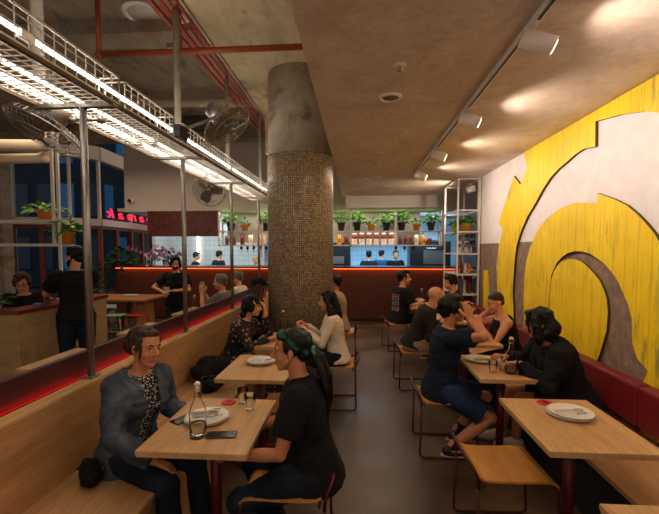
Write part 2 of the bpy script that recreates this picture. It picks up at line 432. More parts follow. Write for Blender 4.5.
P_ = {
 'sweep': [(5.66, .62), (5.74, 1.08), (5.82, 1.45), (5.74, 1.76), (5.6, 1.96), (5.77, 2.07), (5.26, 2.62), (5.05, 2.48), (4.86, 2.66), (4.98, 2.85), (3.53, 2.85), (2.51, 2.85), (2.49, 2.43), (2.65, 2.52), (2.81, 2.59), (2.96, 2.65), (3.21, 2.71), (3.53, 2.76), (3.52, 2.55), (3.69, 2.575), (3.82, 2.56), (3.94, 2.53), (4.12, 2.49), (4.29, 2.43), (4.46, 2.33), (4.62, 2.21), (4.82, 2.08), (4.98, 1.93), (5.06, 1.83), (5.12, 1.73), (5.16, 1.6), (5.18, 1.47), (5.21, 1.17), (5.12, .62)],
 'arch': [(4.83, .5), (4.86, 1.02), (4.87, 1.2), (4.86, 1.4), (4.81, 1.57), (4.72, 1.73), (4.59, 1.87), (4.47, 1.95), (4.33, 2.02), (4.18, 2.07), (4.03, 2.1), (3.81, 2.12), (3.47, 2.08), (3.47, 2.16), (3.24, 2.08), (3.1, 2.02), (2.99, 1.95), (2.9, 1.88), (2.81, 1.8), (2.72, 1.69), (2.63, 1.54), (2.58, 1.43), (2.55, 1.33), (2.5, 1.1), (2.45, .2), (2.86, .2), (2.86, .78), (2.82, .87), (2.93, .93), (2.98, 1.02), (3.0, 1.2), (3.04, 1.29), (3.1, 1.37), (3.17, 1.46), (3.26, 1.53), (3.34, 1.58), (3.43, 1.62), (3.54, 1.66), (3.66, 1.68), (3.79, 1.68), (3.91, 1.66), (4.01, 1.62), (4.11, 1.56), (4.21, 1.43), (4.24, 1.2), (4.24, .5)],
 'disc': [(4.235, .5), (4.24, 1.2), (4.21, 1.40), (4.17, 1.47), (4.11, 1.53), (4.02, 1.58), (3.9, 1.605), (3.79, 1.61), (3.68, 1.59), (3.58, 1.55), (3.49, 1.5), (3.4, 1.44), (3.34, 1.37), (3.30, 1.3), (3.28, 1.2), (3.29, 1.05), (3.36, .86), (3.45, .67), (3.55, .5)],
 'stub': [(6.41, 1.37), (6.21, 1.38), (6.1, .6), (6.36, .6)],
}
LBL = {'sweep': 'tall sweeping band of worn yellow boards curving up to the ceiling on the right wall',
       'arch': 'large horseshoe arch of worn yellow boards on the right wall',
       'disc': 'rounded yellow board panel nested inside the horseshoe arch',
       'stub': 'short narrow yellow board standing alone left of the tall sweeping band'}
for k, poly in P_.items():
    th = .026 if k != 'disc' else .022
    mb = MB().prism(poly, lambda a, b: V((1.999, a, b)), lambda a, b, th=th: V((2.0 - th, a, b)))
    for f in mb.bm.faces: f.material_index = 1 if len(f.verts) == 4 and len(poly) > 4 else 0
    mb.build('wall_panel', [MY, M_BEDGE], label=LBL[k], cat='wall art', group=None)
structure('wall_right_return', MB().box(2.2, 4.2, 6.7, 6.88, 0, CEIL), M_PLASTER)
structure('wall_side_room', MB().box(4.1, 4.25, 6.88, 14, 0, CEIL).box(2.6, 4.1, 13.9, 14, 0, CEIL), simple('blue_grey_wall', '#8c92a0', .8))
# bulkhead above the bar
structure('wall_bulkhead', MB().box(-5.62, 4.1, 9.4, 9.55, 2.60, 4.4).box(-.25, 1.72, 8.8, 9.4, 2.60, CEIL + .1), M_PLASTER)
structure('trim_bulkhead', MB().box(-5.0, -3.28, 9.28, 9.42, 2.0, 2.6), m_tile('glazed_brick_tiles', '#6c3026', '#54241c', '#301612', .07, .07, rough=.12))
# kitchen
MT = m_tile('pale_blue_kitchen_tiles', '#b4d4e2', '#a8ccdc', '#7c9cac', .15, .15)
structure('wall_kitchen_back', MB().box(-2.9, 3.0, 12.4, 12.5, 0, 2.62), MT)
structure('wall_kitchen_left', MB().box(-5.9, -2.9, 12.0, 12.1, 0, 2.62).box(-5.9, -5.8, 11.2, 12.0, 0, 2.62), m_tile('white_kitchen_tiles', '#c8ccc8', '#bcc0bc', '#909490', .15, .15))
structure('ceiling_kitchen', MB().box(-5.9, 4.1, 9.55, 12.5, 2.62, 2.7), M_PLASTER)
structure('wall_kitchen_header', MB().box(-3.2, 1.5, 9.75, 9.82, 1.86, 2.62), M_PLASTER)
# column
colm = thing('mosaic_column', (-.735, 5.2, 0), 'thick round column clad in tiny mosaic tiles with bare concrete top', 'column')
colm['kind'] = 'structure'; colm.name = 'column_mosaic'
MB().lathe([(.425, 0), (.425, 2.84), (.42, 2.86)], seg=64).build('tiled_shaft', m_mosaic(.425), colm)
MB().lathe([(.405, 2.86), (.405, 3.9)], seg=64).build('concrete_shaft', m_slab('column_concrete', '#a09684', '#b8ae9c', '#c8beac'), colm)
mb = MB()
for k in range(10):
    a = k * PI / 5; mb.ball((.42 * math.cos(a), .42 * math.sin(a), 2.868), .012, sub=1)
mb.build('ring_clip', M_STEEL, colm)
# street facade, left
F_ = [(-9.9, 9.35), (-8.62, 9.5), (-7.35, 9.85), (-6.9, 10.35), (-7.0, 12.0), (-7.4, 14.6)]
FA = MB()
def wallseg(mb, a, b, z0, z1, t=.14):
    a = V((a[0], a[1], 0)); b = V((b[0], b[1], 0)); d = (b - a); L = d.length; ang = math.atan2(d.y, d.x)
    mb.box(0, L, -t / 2, t / 2, z0, z1, Matrix.Translation(a) @ Matrix.Rotation(ang, 4, 'Z'))
for a, b in zip(F_, F_[1:]):
    wallseg(FA, a, b, 2.32, 2.5, .2); wallseg(FA, a, b, 0, .35, .2); wallseg(FA, a, b, 4.05, 4.4, .2)
wallseg(FA, F_[0], F_[1], 0, 4.4, .3)
structure('wall_left_facade', FA, M_PLASTER)
for i, (a, b) in enumerate(zip(F_[1:], F_[2:])):
    A = V((a[0], a[1], 0)); B = V((b[0], b[1], 0)); d = B - A; L = d.length; ang = math.atan2(d.y, d.x)
    M = Matrix.Translation(A) @ Matrix.Rotation(ang, 4, 'Z')
    w = thing('window_%d' % (i + 1), (0, 0, 0), None, None); w['kind'] = 'structure'
    mb = MB(); k = max(1, round(L / .85)); mb.box(0, L, -.04, .04, .35, .43, M).box(0, L, -.04, .04, 2.24, 2.32, M)
    for j in range(k + 1):
        x = j * L / k; mb.box(x - .05, x + .05, -.05, .05, .35, 2.32, M)
    mb.build('window_frame', M_WINF, w)
    mb = MB()
    for j in range(k // 2 + 1):
        x = j * L / max(1, k // 2); mb.box(x - .03, x + .03, -.04, .04, 2.5, 4.05, M)
    mb.build('upper_frame', M_WHITE, w)
    MB().box(.02, L - .02, -.006, .006, .4, 2.28, M).build('pane', M_PANE, w)
    MB().box(.02, L - .02, -.006, .006, 2.5, 4.05, M).build('upper_pane', M_PANE, w)
structure('column_left_pier', MB().box(-9.2, -8.42, 9.0, 9.3, 0, 4.4), m_slab('pier_concrete', '#8a7e6c', '#a09482', '#b0a492'))
structure('wall_outer_left', MB().box(-10, -9.9, -2.5, 9.35, 0, 4.4), M_PLASTER)
# ================================================================ STREET BEYOND THE GLASS
structure('ground_street', MB().box(-30, -6.0, 16, 40, -.15, -.05).box(-30, -10, 9.5, 16, -.15, -.05), simple('asphalt', '#1a2430', .7))
def far_building(x0, x1, y0, y1, h, nx, nz, label, c):
    t = thing('street_building', ((x0 + x1) / 2, (y0 + y1) / 2, 0), label, 'building')
    cx, cy = (x0 + x1) / 2, (y0 + y1) / 2
    mb = MB().box(x0 - cx, x1 - cx, y0 - cy, y1 - cy, 0, h); mb.build('wall', simple('night_render_' + c[1:], c, .9, var=.3, scale=2), t)
    w = (x1 - x0) / nx
    for i in range(nx):
        for j in range(nz):
            z = .8 + j * (h - 1) / nz; x = x0 + (i + .5) * w - cx
            o = MB().box(x - w * .3, x + w * .3, y0 - cy - .04, y0 - cy + .02, z, z + (h - 1) / nz * .62)
            o.build('window', M_BW if (i * 7 + j * 3) % 3 else M_BW2, t)
            if i < 2: MB().box(x1 - cx - .02, x1 - cx + .04, y0 - cy + .2 + i * .95, y0 - cy + .8 + i * .95, z, z + (h - 1) / nz * .62).build('window', M_BW2 if (i + j) % 2 else M_BW, t)  # glowing side panes added for a look of blue reflections
M_BW = emis('night_window_dim', '#123a5c', .10, '#0a1420'); M_BW2 = emis('night_window_bright', '#2a6a98', .28, '#0a1420')
far_building(-16.5, -11.2, 17, 19, 8, 5, 3, 'blue lit building across the street seen through the left windows', '#16283c')
far_building(-12.6, -6.9, 19.4, 21.4, 9, 4, 4, 'blue lit building across the street seen through the windows by the neon sign', '#122234')

# ================================================================ LEFT PARTITION, BENCHES
PY0, PY1 = .2, 7.6
t = thing('partition_bench', (-1.3, 3.9, 0), 'long pale oak bench with wooden back running along the left partition', 'bench')
MB().box(-.28, .27, PY0 - 3.9, PY1 - 3.9, .42, .45, bev=.004).build('seat', W_BENCH, t)
MB().box(.20, .24, PY0 - 3.9, PY1 - 3.9, 0, .42).build('fascia', W_BENCH, t)
MB().box(-.30, -.28, PY0 - 3.9, PY1 - 3.9, 0, .895).build('backrest', W_BENCH, t)
MB().box(-.36, -.275, PY0 - 3.9, PY1 - 3.9, .895, .915, bev=.003).build('ledge', W_EDGE, t)
t = thing('maroon_partition', (-1.69, 3.9, 0), 'dark maroon partition panel above the left bench ledge with red glow', 'partition')
MB().box(-.03, .008, PY0 - 3.9, PY1 - 3.9, 0, 1.065, bev=.004).build('panel', M_VINYLD, t)
MB().box(.010, .016, PY0 - 3.9, PY1 - 3.9, .914, .919).build('led_strip', M_LEDR, t, label='glowing red light strip')
t = thing('lounge_bench', (-2.0, 3.9, 0), 'pale wooden bench on the far side of the maroon partition', 'bench')
MB().box(-.25, .24, -2.4, 3.6, .42, .45).build('seat', W_BENCH, t)
MB().box(-.2, -.16, -2.4, 3.6, 0, .42).build('fascia', W_BENCH, t)

# ---- right banquette
t = thing('wall_bench', (1.62, 3.6, 0), 'pale oak bench seat running along the yellow wall', 'bench')
MB().box(-.24, .26, -3.0, 3.2, .42, .45, bev=.004).build('seat', W_BENCH, t)
MB().box(-.17, -.13, -3.0, 3.2, 0, .42).build('fascia', simple('black_plinth', '#151210', .6), t)
MB().box(.26, .38, -3.0, 3.2, 0, .42).build('back_plinth', W_BENCH, t)
cs = [(.75, 1.72), (1.73, 2.72), (2.73, 3.74), (3.75, 4.76), (4.77, 5.78), (5.79, 6.8)]
cl = ['nearest maroon back cushion of the right wall bench', 'maroon back cushion behind the empty near table', 'maroon back cushion behind the person in the black sweatshirt',
      'maroon back cushion behind the person in the black tank top', 'maroon back cushion second from the far end of the right bench', 'farthest maroon back cushion of the right wall bench']
for (a, b), l in zip(cs, cl):
    L = b - a
    MB().box(-.055, .055, 0, L, -.14, .14, bev=.02).build('back_cushion', M_VINYL, None, (1.9, a, .66), label=l, cat='cushion', group='cushions along the right wall bench')

# ================================================================ TABLES
def make_table(name='cafe_table', top=W_TABLE):
    t = thing(name, (0, 0, 0), 'x', 'table')
    MB().box(-.268, .268, -.34, .34, .728, .75, bev=.003).build('tabletop', top, t)
    MB().box(-.264, .264, -.336, .336, .718, .729).build('edge_band', W_EDGE, t)
    MB().lathe([(.03, .02), (.03, .70)], seg=20).box(-.12, .12, -.12, .12, .70, .718).build('pedestal', M_MAROON, t)
    MB().lathe([(.235, 0), (.235, .008), (.22, .016), (.05, .022), (.03, .03)], seg=40).build('base_disc', M_MAROON, t)
    return t
T0 = make_table()
TAB = [((1.175, 2.24), 'pale oak table with a plate pair and red disc at the right, unoccupied'),
       ((1.17, 3.29), 'pale oak table with carafe, between denim shorts and black sweatshirt'),
       ((1.18, 4.35), 'pale oak table with food plates before the person in the black tank top'),
       ((1.18, 5.6), 'pale oak table half hidden behind the bald person'),
       ((1.18, 6.85), 'farthest pale oak table on the right, by the person in the printed shirt'),
       ((1.175, 1.175), 'pale oak table cut off at the bottom right corner of the view'),
       ((-.775, 2.11), 'pale oak table nearest on the left with carafe, plate and phones'),
       ((-.775, 3.16), 'pale oak table on the left with one plate and an empty tucked chair'),
       ((-.775, 4.13), 'pale oak table in front of the column, by the person in floral dress'),
       ((-.775, 6.05), 'pale oak table behind the mosaic column'),
       ((-2.43, 3.28), 'pale oak table beyond the partition with a white leaflet, nearest of three'),
       ((-2.43, 4.62), 'pale oak table beyond the partition, middle one of three'),
       ((-2.43, 5.95), 'pale oak table beyond the partition before the grey haired person')]
for i, ((x, y), l) in enumerate(TAB):
    if i == 0: T0.location = (x, y, 0); T0['label'] = l; T0['group'] = 'cafe tables'
    else: copy_thing(T0, (x, y, 0), None, l)

# ================================================================ CHAIRS
def make_chair():
    t = thing('sled_chair', (0, 0, 0), 'x', 'chair')
    # seat curved plywood, chair faces +x
    mb = MB(); n = 10; prof = [(-.20, .462), (-.17, .450), (-.1, .444), (0, .443), (.1, .446), (.16, .446), (.195, .438), (.215, .42)]
    n0 = 0; rows = []
    for side in (1, 0):
        for (x, z) in prof: rows.append([mb.bm.verts.new(V((x, y, z + (.012 if side else 0)))) for y in (-.2, -.17, 0, .17, .2)])
    m = len(prof)
    for rr in (rows[:m], rows[m:]):
        for a, b in zip(rr, rr[1:]):
            for k in range(4): mb.bm.faces.new((a[k], a[k + 1], b[k + 1], b[k]))
    for i in range(m - 1):
        for k in (0, 4): mb.bm.faces.new((rows[i][k], rows[i + 1][k], rows[m + i + 1][k], rows[m + i][k]))
    for i in (0, m - 1):
        for k in range(4): mb.bm.faces.new((rows[i][k], rows[i][k + 1], rows[m + i][k + 1], rows[m + i][k]))
    mb.build('seat', W_SEAT, t)
    for s in (-1, 1):
        path = fillet([(.205, s * .14, .428), (.205, s * .205, .428), (.235, s * .215, .012), (-.225, s * .215, .012), (-.215, s * .21, .43)], .04)
        MB().tube(path, .0085, 8).build('leg_frame', M_TUBE, t)
    hoop = fillet([(-.215, -.21, .42), (-.22, -.212, .48), (-.25, -.195, .545), (-.262, 0, .555), (-.25, .195, .545), (-.22, .212, .48), (-.215, .21, .42)], .07, 5)
    MB().tube(hoop, .0095, 8).build('back_hoop', M_TUBE, t)
    MB().tube([(.205, -.14, .428), (.205, .14, .428)], .0085, 8).build('seat_rail', M_TUBE, t)
    MB().tube([(-.19, -.21, .435), (-.19, .21, .435)], .0085, 8).build('seat_rail', M_TUBE, t)
    return t
C0 = make_chair()
CH = [((.86, 2.34), R(2), 'empty honey plywood chair with dark red tube frame in the near aisle'),
      ((.74, 3.42), R(0), 'plywood tube chair under the person in denim shorts'),
      ((.72, 4.98), R(4), 'plywood tube chair under the bald person'),
      ((.70, 6.8), R(10), 'plywood tube chair under the person in the printed shirt'),
      ((-.37, 2.10), PI, 'plywood tube chair under the person with the long ponytail'),
      ((-.55, 3.16), PI, 'empty plywood chair tucked under the second left table'),
      ((-.23, 4.33), PI, 'plywood tube chair under the person in the white blouse'),
      ((-.24, 6.05), PI, 'plywood tube chair behind the column holding a beige jacket')]
for i, ((x, y), a, l) in enumerate(CH):
    if i == 0: C0.location = (x, y, 0); C0.rotation_euler = (0, 0, a); C0['label'] = l; C0['group'] = 'tube frame chairs'
    else: copy_thing(C0, (x, y, 0), a, l)

# ================================================================ STEEL POSTS + LIGHT TRAY + FANS
PYS = [2.31, 3.67, 5.1, 6.55]
PL = ['nearest galvanised steel post beside the person in denim jacket', 'second galvanised steel post from the left on the partition ledge',
      'third galvanised steel post on the partition ledge, left of the column', 'farthest galvanised steel post, close to the column']
ZT = 2.57
for y, l in zip(PYS, PL):
    t = thing('steel_post', (-1.622, y, .916), l, 'post', group='posts along the partition')
    MB().tube([(0, 0, .006), (0, 0, ZT - .916 - .03)], .021, 14).build('pole', M_GALV, t)
    MB().box(-.035, .035, -.045, .045, 0, .008, bev=.002).ball((0, .033, .01), .006, sub=1).ball((0, -.033, .01), .006, sub=1).build('base_plate', M_GALV, t)
    MB().box(-.29, .2, -.02, .02, ZT - .916 - .035, ZT - .916 - .012).build('crossarm', M_GALV, t)
ty0, ty1 = .3, 7.1; TX0, TX1 = -1.90, -1.45
t = thing('light_tray', (-1.68, 3.7, ZT), 'long white wire mesh tray full of glowing tubes hung over the left partition', 'light')
def T(x, y, z): return V((x + 1.68, y - 3.7, z - ZT))
mb = MB(); y = ty0
while y < ty1: mb.wire(T(TX0, y, ZT), T(TX1, y, ZT), .0038); y += .05
for k in range(9): x = TX0 + (TX1 - TX0) * k / 8; mb.wire(T(x, ty0, ZT + .003), T(x, ty1, ZT + .003), .004)
mb.build('bottom_mesh', M_WHITE, t)
mb = MB(); y = ty0
while y < ty1: mb.wire(T(TX0, y, ZT), T(TX0, y, ZT + .07), .004); y += .12
for z in (.035, .07): mb.wire(T(TX0, ty0, ZT + z), T(TX0, ty1, ZT + z), .003)
mb.build('left_mesh', M_WHITE, t)
for a, b in ((.3, 2.40), (2.46, 3.12), (3.3, 5.1), (5.16, 7.08)):
    mb = MB(); y = a
    while y <= b: mb.wire(T(TX1, y, ZT), T(TX1, y, ZT + .17), .0035); y += .075
    for z in (.045, .085, .13): mb.wire(T(TX1, a, ZT + z), T(TX1, b, ZT + z), .0035)
    mb.tube([T(TX1, a, ZT + .01), T(TX1, b, ZT + .01), T(TX1, b, ZT + .17), T(TX1, a, ZT + .17)], .007, 6, closed=True)
    for yy in (a, b): mb.tube([T(TX1, yy, ZT + .17), T(TX1 - .13, yy, ZT + .17), T(TX1 - .13, yy, ZT)], .006, 6)
    mb.build('side_cage', M_WHITE, t)
for x in (TX0, TX1 + .01): MB().box(x + 1.68 - .01, x + 1.68 + .01, ty0 - 3.7, ty1 - 3.7, -.022, -.004).build('rail', simple('bronze_rail', '#6a5640', .5, .4), t)
k = 0; y = ty0 + .02
while y < ty1 - .3:
    L = min(1.46, ty1 - .02 - y)
    for x, z in ((-1.53, .11), (-1.70, .035), (-1.84, .03)):
        MB().tube([T(x, y, ZT + z), T(x, y + L, ZT + z)], .014, 10).build('tube_lamp', M_TUBEL, t, label='glowing white tube')
        for e in (y, y + L): MB().box(x + 1.68 - .016, x + 1.68 + .016, e - 3.7 - .02, e - 3.7 + .02, z - .018, z + .018).build('lamp_holder', M_WHITE, t)
    y += L + .04
def make_fan():
    t = thing('wall_fan', (0, 0, 0), 'x', 'fan')   # axis along +x, cage centred on origin
    mb = MB(); Rf = .225
    for k in range(40):
        a = 2 * PI * k / 40; c, s = math.cos(a), math.sin(a)
        mb.tube([(.055, .03 * c, .03 * s), (.05, .6 * Rf * c, .6 * Rf * s), (.03, .92 * Rf * c, .92 * Rf * s), (0, Rf * c, Rf * s), (-.04, .9 * Rf * c, .9 * Rf * s), (-.06, .3 * Rf * c, .3 * Rf * s)], .0024, 3, cap=False)
    for r, x in ((Rf, 0), (.16, .048), (.09, .053), (.16, -.05)):
        mb.tube([(x, r * math.cos(2 * PI * i / 32), r * math.sin(2 * PI * i / 32)) for i in range(32)], .006 if r == Rf else .003, 5, closed=True)
    mb.lathe([(0, .062), (.035, .06), (.04, .052)], M=Matrix.Rotation(PI / 2, 4, 'Y'), seg=20)
    mb.build('cage_guard', M_ALU, t)
    for k in range(3):
        mb = MB(); pts = []; a0 = 2 * PI * k / 3
        n0 = 7; top = []
        for i in range(n0):
            r = .03 + .165 * i / (n0 - 1); w = .035 + .05 * math.sin(PI * i / (n0 - 1) * .8)
            for s_ in (-1, 1):
                a = a0 + s_ * w / max(r, .06) * .9; top.append(mb.bm.verts.new(V((.02 * s_, r * math.cos(a), r * math.sin(a)))))
        for i in range(n0 - 1): mb.bm.faces.new((top[2 * i], top[2 * i + 1], top[2 * i + 3], top[2 * i + 2]))
        bmesh.ops.solidify(mb.bm, geom=mb.bm.faces[:], thickness=.004)
        mb.build('fan_blade', simple('smoked_blade', '#8a7e6e', .4, .3), t)
    MB().lathe([(.05, -.06), (.08, -.075), (.082, -.21), (.06, -.235), (0, -.237)], M=Matrix.Rotation(PI / 2, 4, 'Y'), seg=24).build('motor_housing', M_ALU, t)
    return t
f = make_fan(); f['group'] = 'fans along the light tray'
from mathutils import Euler
def aim(o, loc, d, l):
    o.location = loc; o.rotation_euler = V(d).to_track_quat('X', 'Z').to_euler(); o['label'] = l
aim(f, (-1.97, 2.43, 2.44), (-.33, -.33, -.88), 'grey wire fan hanging below the tray at upper left, seen edge on')
f2 = copy_thing(f, (0, 0, 0)); aim(f2, (-1.12, 3.45, 2.76), (.62, -.14, -.76), 'grey wire fan above the tray in the upper middle, with tilted motor')
f3 = copy_thing(f, (0, 0, 0)); aim(f3, (-2.06, 5.5, 2.52), (.1, -.9, -.35), 'small distant grey wire fan in front of the white bulkhead')
for o, a, b in ((f, (-1.85, 2.52, 2.54), (-1.70, 2.6, 2.56)), (f2, (-1.22, 3.53, 2.87), (-1.46, 3.22, 2.66)), (f3, (-2.05, 5.64, 2.56), (-1.9, 5.64, 2.58))):
    bpy.context.view_layer.update()
    inv = o.matrix_basis.inverted()
    MB().tube([inv @ V(a), inv @ V(b)], .014, 8).ball(inv @ V(b), .03).ball(inv @ V(a), .028).build('bracket', M_ALU, o)
MB().box(-.035, .035, -.07, .07, -.05, .05, bev=.006).build('junction_box', M_DARK, None, (-1.43, 3.2, 2.64), label='small dark box on the light tray beside the middle fan', cat='box')

# ================================================================ CEILING SERVICES
def pipe(name, pts, r, m, label, cat='pipe', ends=True, hang=None):
    c = V(pts[0]); mb = MB().tube(fillet([V(p) - c for p in pts], .12, 5), r, 14)
    for p in pts[1:-1]: mb.ball(V(p) - c, r * 1.05)
    return mb.build(name, m, None, c, label=label, cat=cat)
t = thing('sprinkler_pipe', (-2.62, 4.0, 3.67), 'rusty red sprinkler pipe crossing below the concrete slab with two droppers', 'pipe')
MB().tube([(0, 0, 0), (2.29, 0, .01)], .03, 14).ball((0, 0, 0), .042).ball((.84, 0, 0), .042).build('main_run', M_REDP, t)
MB().tube([(0, 0, 0), (0, 0, .68)], .026, 12).build('dropper', M_REDP, t)
MB().tube([(.84, 0, 0), (.84, 0, .62)], .026, 12).build('dropper', M_REDP, t)
MB().box(.72, .84, -.03, .03, .02, .08, bev=.01).build('valve', M_ALU, t)
for i, (x, z, r, m, l) in enumerate(((-1.72, 3.86, .022, M_REDC, 'thick red conduit running along the slab edge, outermost'), (-1.66, 3.88, .014, M_REDC, 'thin red cable along the slab edge'),
        (-1.60, 3.88, .012, M_REDC, 'second thin red cable along the slab edge'), (-1.79, 3.84, .03, M_REDP, 'rusty red pipe along the slab edge'), (-1.55, 3.88, .010, M_GREYP, 'thin grey cable along the slab edge'))):
    MB().tube([(0, 0, 0), (0, 8.6, 0)], r * .8, 10).build('ceiling_pipe', m, None, (x, .5, z), label=l, cat='pipe')
pipe('drain_pipe', [(-4.6, 6.6, 4.15), (-1.9, 6.6, 4.1), (-1.45, 6.6, 4.1), (-1.45, 6.6, 3.3), (-1.2, 6.5, 3.3)], .065, M_CREAM, 'thick cream drain pipe bending down left of the column')
pipe('drain_pipe', [(-9.0, 6.1, 3.45), (-4.85, 6.1, 3.33), (-4.7, 6.1, 3.9), (-4.7, 6.1, 4.35)], .09, M_CREAM, 'pair of cream pipes at the far left, upper')
pipe('drain_pipe', [(-9.0, 6.3, 3.2), (-5.1, 6.3, 3.18), (-4.95, 6.3, 3.6), (-4.95, 6.3, 4.35)], .08, M_CREAM, 'cream pipe at the far left just below its twin')
MB().tube([(0, 0, 0), (0, 0, 1.78)], .035, 12).build('down_pipe', M_GREYP, None, (-1.98, 2.42, 2.575), label='wide grey vertical pipe rising from the tray at upper left', cat='pipe')
MB().tube([(0, 0, 0), (0, 0, 1.2)], .03, 12).build('down_pipe', M_GREYP, None, (-1.66, 3.67, 2.62 + .08), label='grey vertical pipe rising from the tray at the second post', cat='pipe')
MB().tube([(0, 0, 0), (0, 0, 1.2)], .025, 12).build('down_pipe', M_GREYP, None, (-1.66, 5.1, 2.7), label='grey vertical pipe rising from the tray at the third post', cat='pipe')
MB().tube([(0, 0, 0), (0, 0, 1.3)], .025, 12).build('down_pipe', M_GREYP, None, (-1.58, 6.5, 2.6), label='pale vertical pipe beside the column above the tray end', cat='pipe')
MB().tube([(0, -.1, 0), (0, .08, 0)], .1, 20).build('vent_cap', M_WHITE, None, (-1.5, 6.45, 2.55), label='round white cap at the end of the light tray beside the column', cat='cap')
for i, (x, y) in enumerate(((-5.2, 7.2), (-4.3, 7.2), (-3.2, 7.6), (-2.6, 7.2))):
    MB().tube([(0, 0, 0), (0, 0, .9)], .006, 6).build('threaded_rod', M_GALV, None, (x, y, 3.5), label='threaded rod hanging from the dark slab, ' + ['leftmost of four', 'second from the left', 'third from the left and set back', 'rightmost of four'][i], cat='rod', group='threaded rods')
MB().box(-.8, .8, -.12, .12, 0, .33).build('cable_duct', simple('dull_steel_duct', '#55504a', .6, .5), None, (-3.4, 8.0, 4.02), label='dull metal duct under the dark slab near the bulkhead', cat='duct')
def disc_light(loc, r, l, cat, name, inner=M_WHITE):
    t = thing(name, loc, l, cat)
    MB().lathe([(r, 0), (r, -.012), (r * .78, -.02), (r * .74, -.012), (r * .74, 0)], seg=32).build('rim', M_WHITE, t)
    MB().lathe([(r * .74, -.002), (r * .74, -.010), (0, -.012)], seg=32).build('face', inner, t)
disc_light((.25, 3.12, CEIL), .085, 'flush round ceiling speaker above the aisle', 'speaker', 'ceiling_speaker', simple('speaker_mesh', '#8a7a6a', .8, scale=200))
disc_light((.24, 6.5, CEIL), .13, 'ring shaped downlight in the ceiling near the shelves', 'light', 'downlight', simple('lens', '#c8c0b8', .3))
disc_light((-2.4, 4.5, 4.35), .24, 'large round white fitting on the dark slab at upper left', 'light', 'surface_light', simple('lens', '#c8c0b8', .3))
MB().lathe([(.09, 0), (.09, -.05), (.05, -.07), (0, -.07)], seg=20).build('smoke_detector', M_WHITE, None, (-2.0, 4.6, 4.35), label='small white detector beside the large round fitting', cat='detector')
MB().lathe([(.05, 0), (.05, -.02), (.03, -.04), (0, -.042)], seg=20).build('smoke_detector', M_CREAM, None, (.25, 5.4, CEIL), label='small beige detector on the plaster ceiling beyond the speaker', cat='detector')
t = thing('fire_sprinkler', (.266, 2.6, CEIL), 'chrome sprinkler head in the ceiling nearest the camera', 'sprinkler')
MB().lathe([(.042, 0), (.042, -.006), (.025, -.01), (0, -.01)], seg=24).build('rosette', M_WHITE, t)
MB().lathe([(.008, -.01), (.008, -.03), (.018, -.035), (.018, -.038), (0, -.038)], seg=12).build('nozzle', M_STEEL, t)
t = thing('fire_sprinkler', (.29, 4.9, CEIL), 'small sprinkler head in the ceiling in front of the beige detector', 'sprinkler')
MB().lathe([(.03, 0), (.03, -.006), (.02, -.01), (0, -.01)], seg=24).build('rosette', M_WHITE, t)
MB().lathe([(.006, -.01), (.006, -.03), (.014, -.033), (0, -.036)], seg=12).build('nozzle', M_STEEL, t)
# track and spotlights
t = thing('light_track', (.885, 3.2, CEIL), 'slim white lighting track running along the plaster ceiling', 'track')
MB().box(-.018, .018, -3.6, 3.15, -.03, 0).build('rail', M_WHITE, t)
MB().box(-.008, .008, -3.59, 3.14, -.032, -.029).build('slot', M_BLACK, t)
M_LENS = emis('spot_lens', '#ffe0b4', 12., '#ffffff')
SP = [(2.14, 'nearest white cylinder spotlight on the ceiling track'), (3.36, 'second white cylinder spotlight along the track'), (4.6, 'third white cylinder spotlight along the track'),
      (5.85, 'farthest white cylinder spotlight on the track'), (.9, 'white cylinder spotlight on the track above the camera'), (-.3, 'white cylinder spotlight on the track behind the camera')]
d = V((1, -.12, -.42)).normalized(); q = d.to_track_quat('X', 'Z')
first = None
for i, (y, l) in enumerate(SP):
    if first is None:
        first = t = thing('track_spotlight', (.90, y, 2.745), l, 'spotlight', group='spotlights on the track')
        MB().tube([q @ V((-.075, 0, 0)), q @ V((.085, 0, 0))], .048, 24).build('cylinder', M_WHITE, t)
        MB().tube([q @ V((.0855, 0, 0)), q @ V((.088, 0, 0))], .036, 20).build('lens', M_LENS, t)
        MB().box(-.03, 0, -.05, .05, .075, .1).tube([(-.015, 0, .08), (-.01, 0, .03)], .008, 8).build('arm', M_WHITE, t)
    else: copy_thing(first, (.90, y, 2.745), None, l)
    lamp('SPOT', 'spot_beam', V((.90, y, 2.745)) + d * .088, 82 if y > 0 else 55, '#ffeadb', d.to_track_quat('-Z', 'Y').to_euler(), .03, spot=140, blend=1.)
t = thing('track_spotlight', (1.85, 6.72, 2.67), 'white cylinder spotlight at the top of the tall white shelf rack', 'spotlight')
MB().tube([(.05, -.04, .02), (-.05, .03, -.01)], .05, 20).build('cylinder', M_WHITE, t)
MB().tube([(0, 0, .03), (0, 0, .1)], .008, 8).build('arm', M_WHITE, t)

# ================================================================ BAR, SHELF
t = thing('bar_counter', (-1.6, 9.6, 0), 'long rust red bar counter with glowing orange strip under its dark top', 'counter')
MB().box(-4.3, 4.25, -.2, -.12, 0, 1.24).box(-4.3, -4.22, -.12, .5, 0, 1.24).build('front_panel', M_RUST, t)
MB().box(-4.34, 4.3, -.30, .5, 1.245, 1.285, bev=.004).build('countertop', M_DARKT, t)
MB().box(-4.3, 4.25, -.212, -.202, 1.228, 1.242).build('led_strip', M_LEDO, t, label='glowing orange light strip')
structure('baseboard_bar', MB().box(-5.9, 2.65, 9.385, 9.4, 0, .06), M_DARK)
t = thing('bar_shelf', (-.66, 9.4, 1.77), 'long white two tier metal shelf hanging over the bar', 'shelf')
xs = [-3.25 + 1.036 * i for i in range(6)]
for x in xs:
    mb = MB()
    for y in (-.13, .13): mb.box(x + .66 - .018, x + .66 + .018, y - .014, y + .014, 0, .83)
    for z in (.0, .33): mb.box(x + .66 - .012, x + .66 + .012, -.12, .12, z, z + .02)
    mb.build('upright', M_WHITE, t)
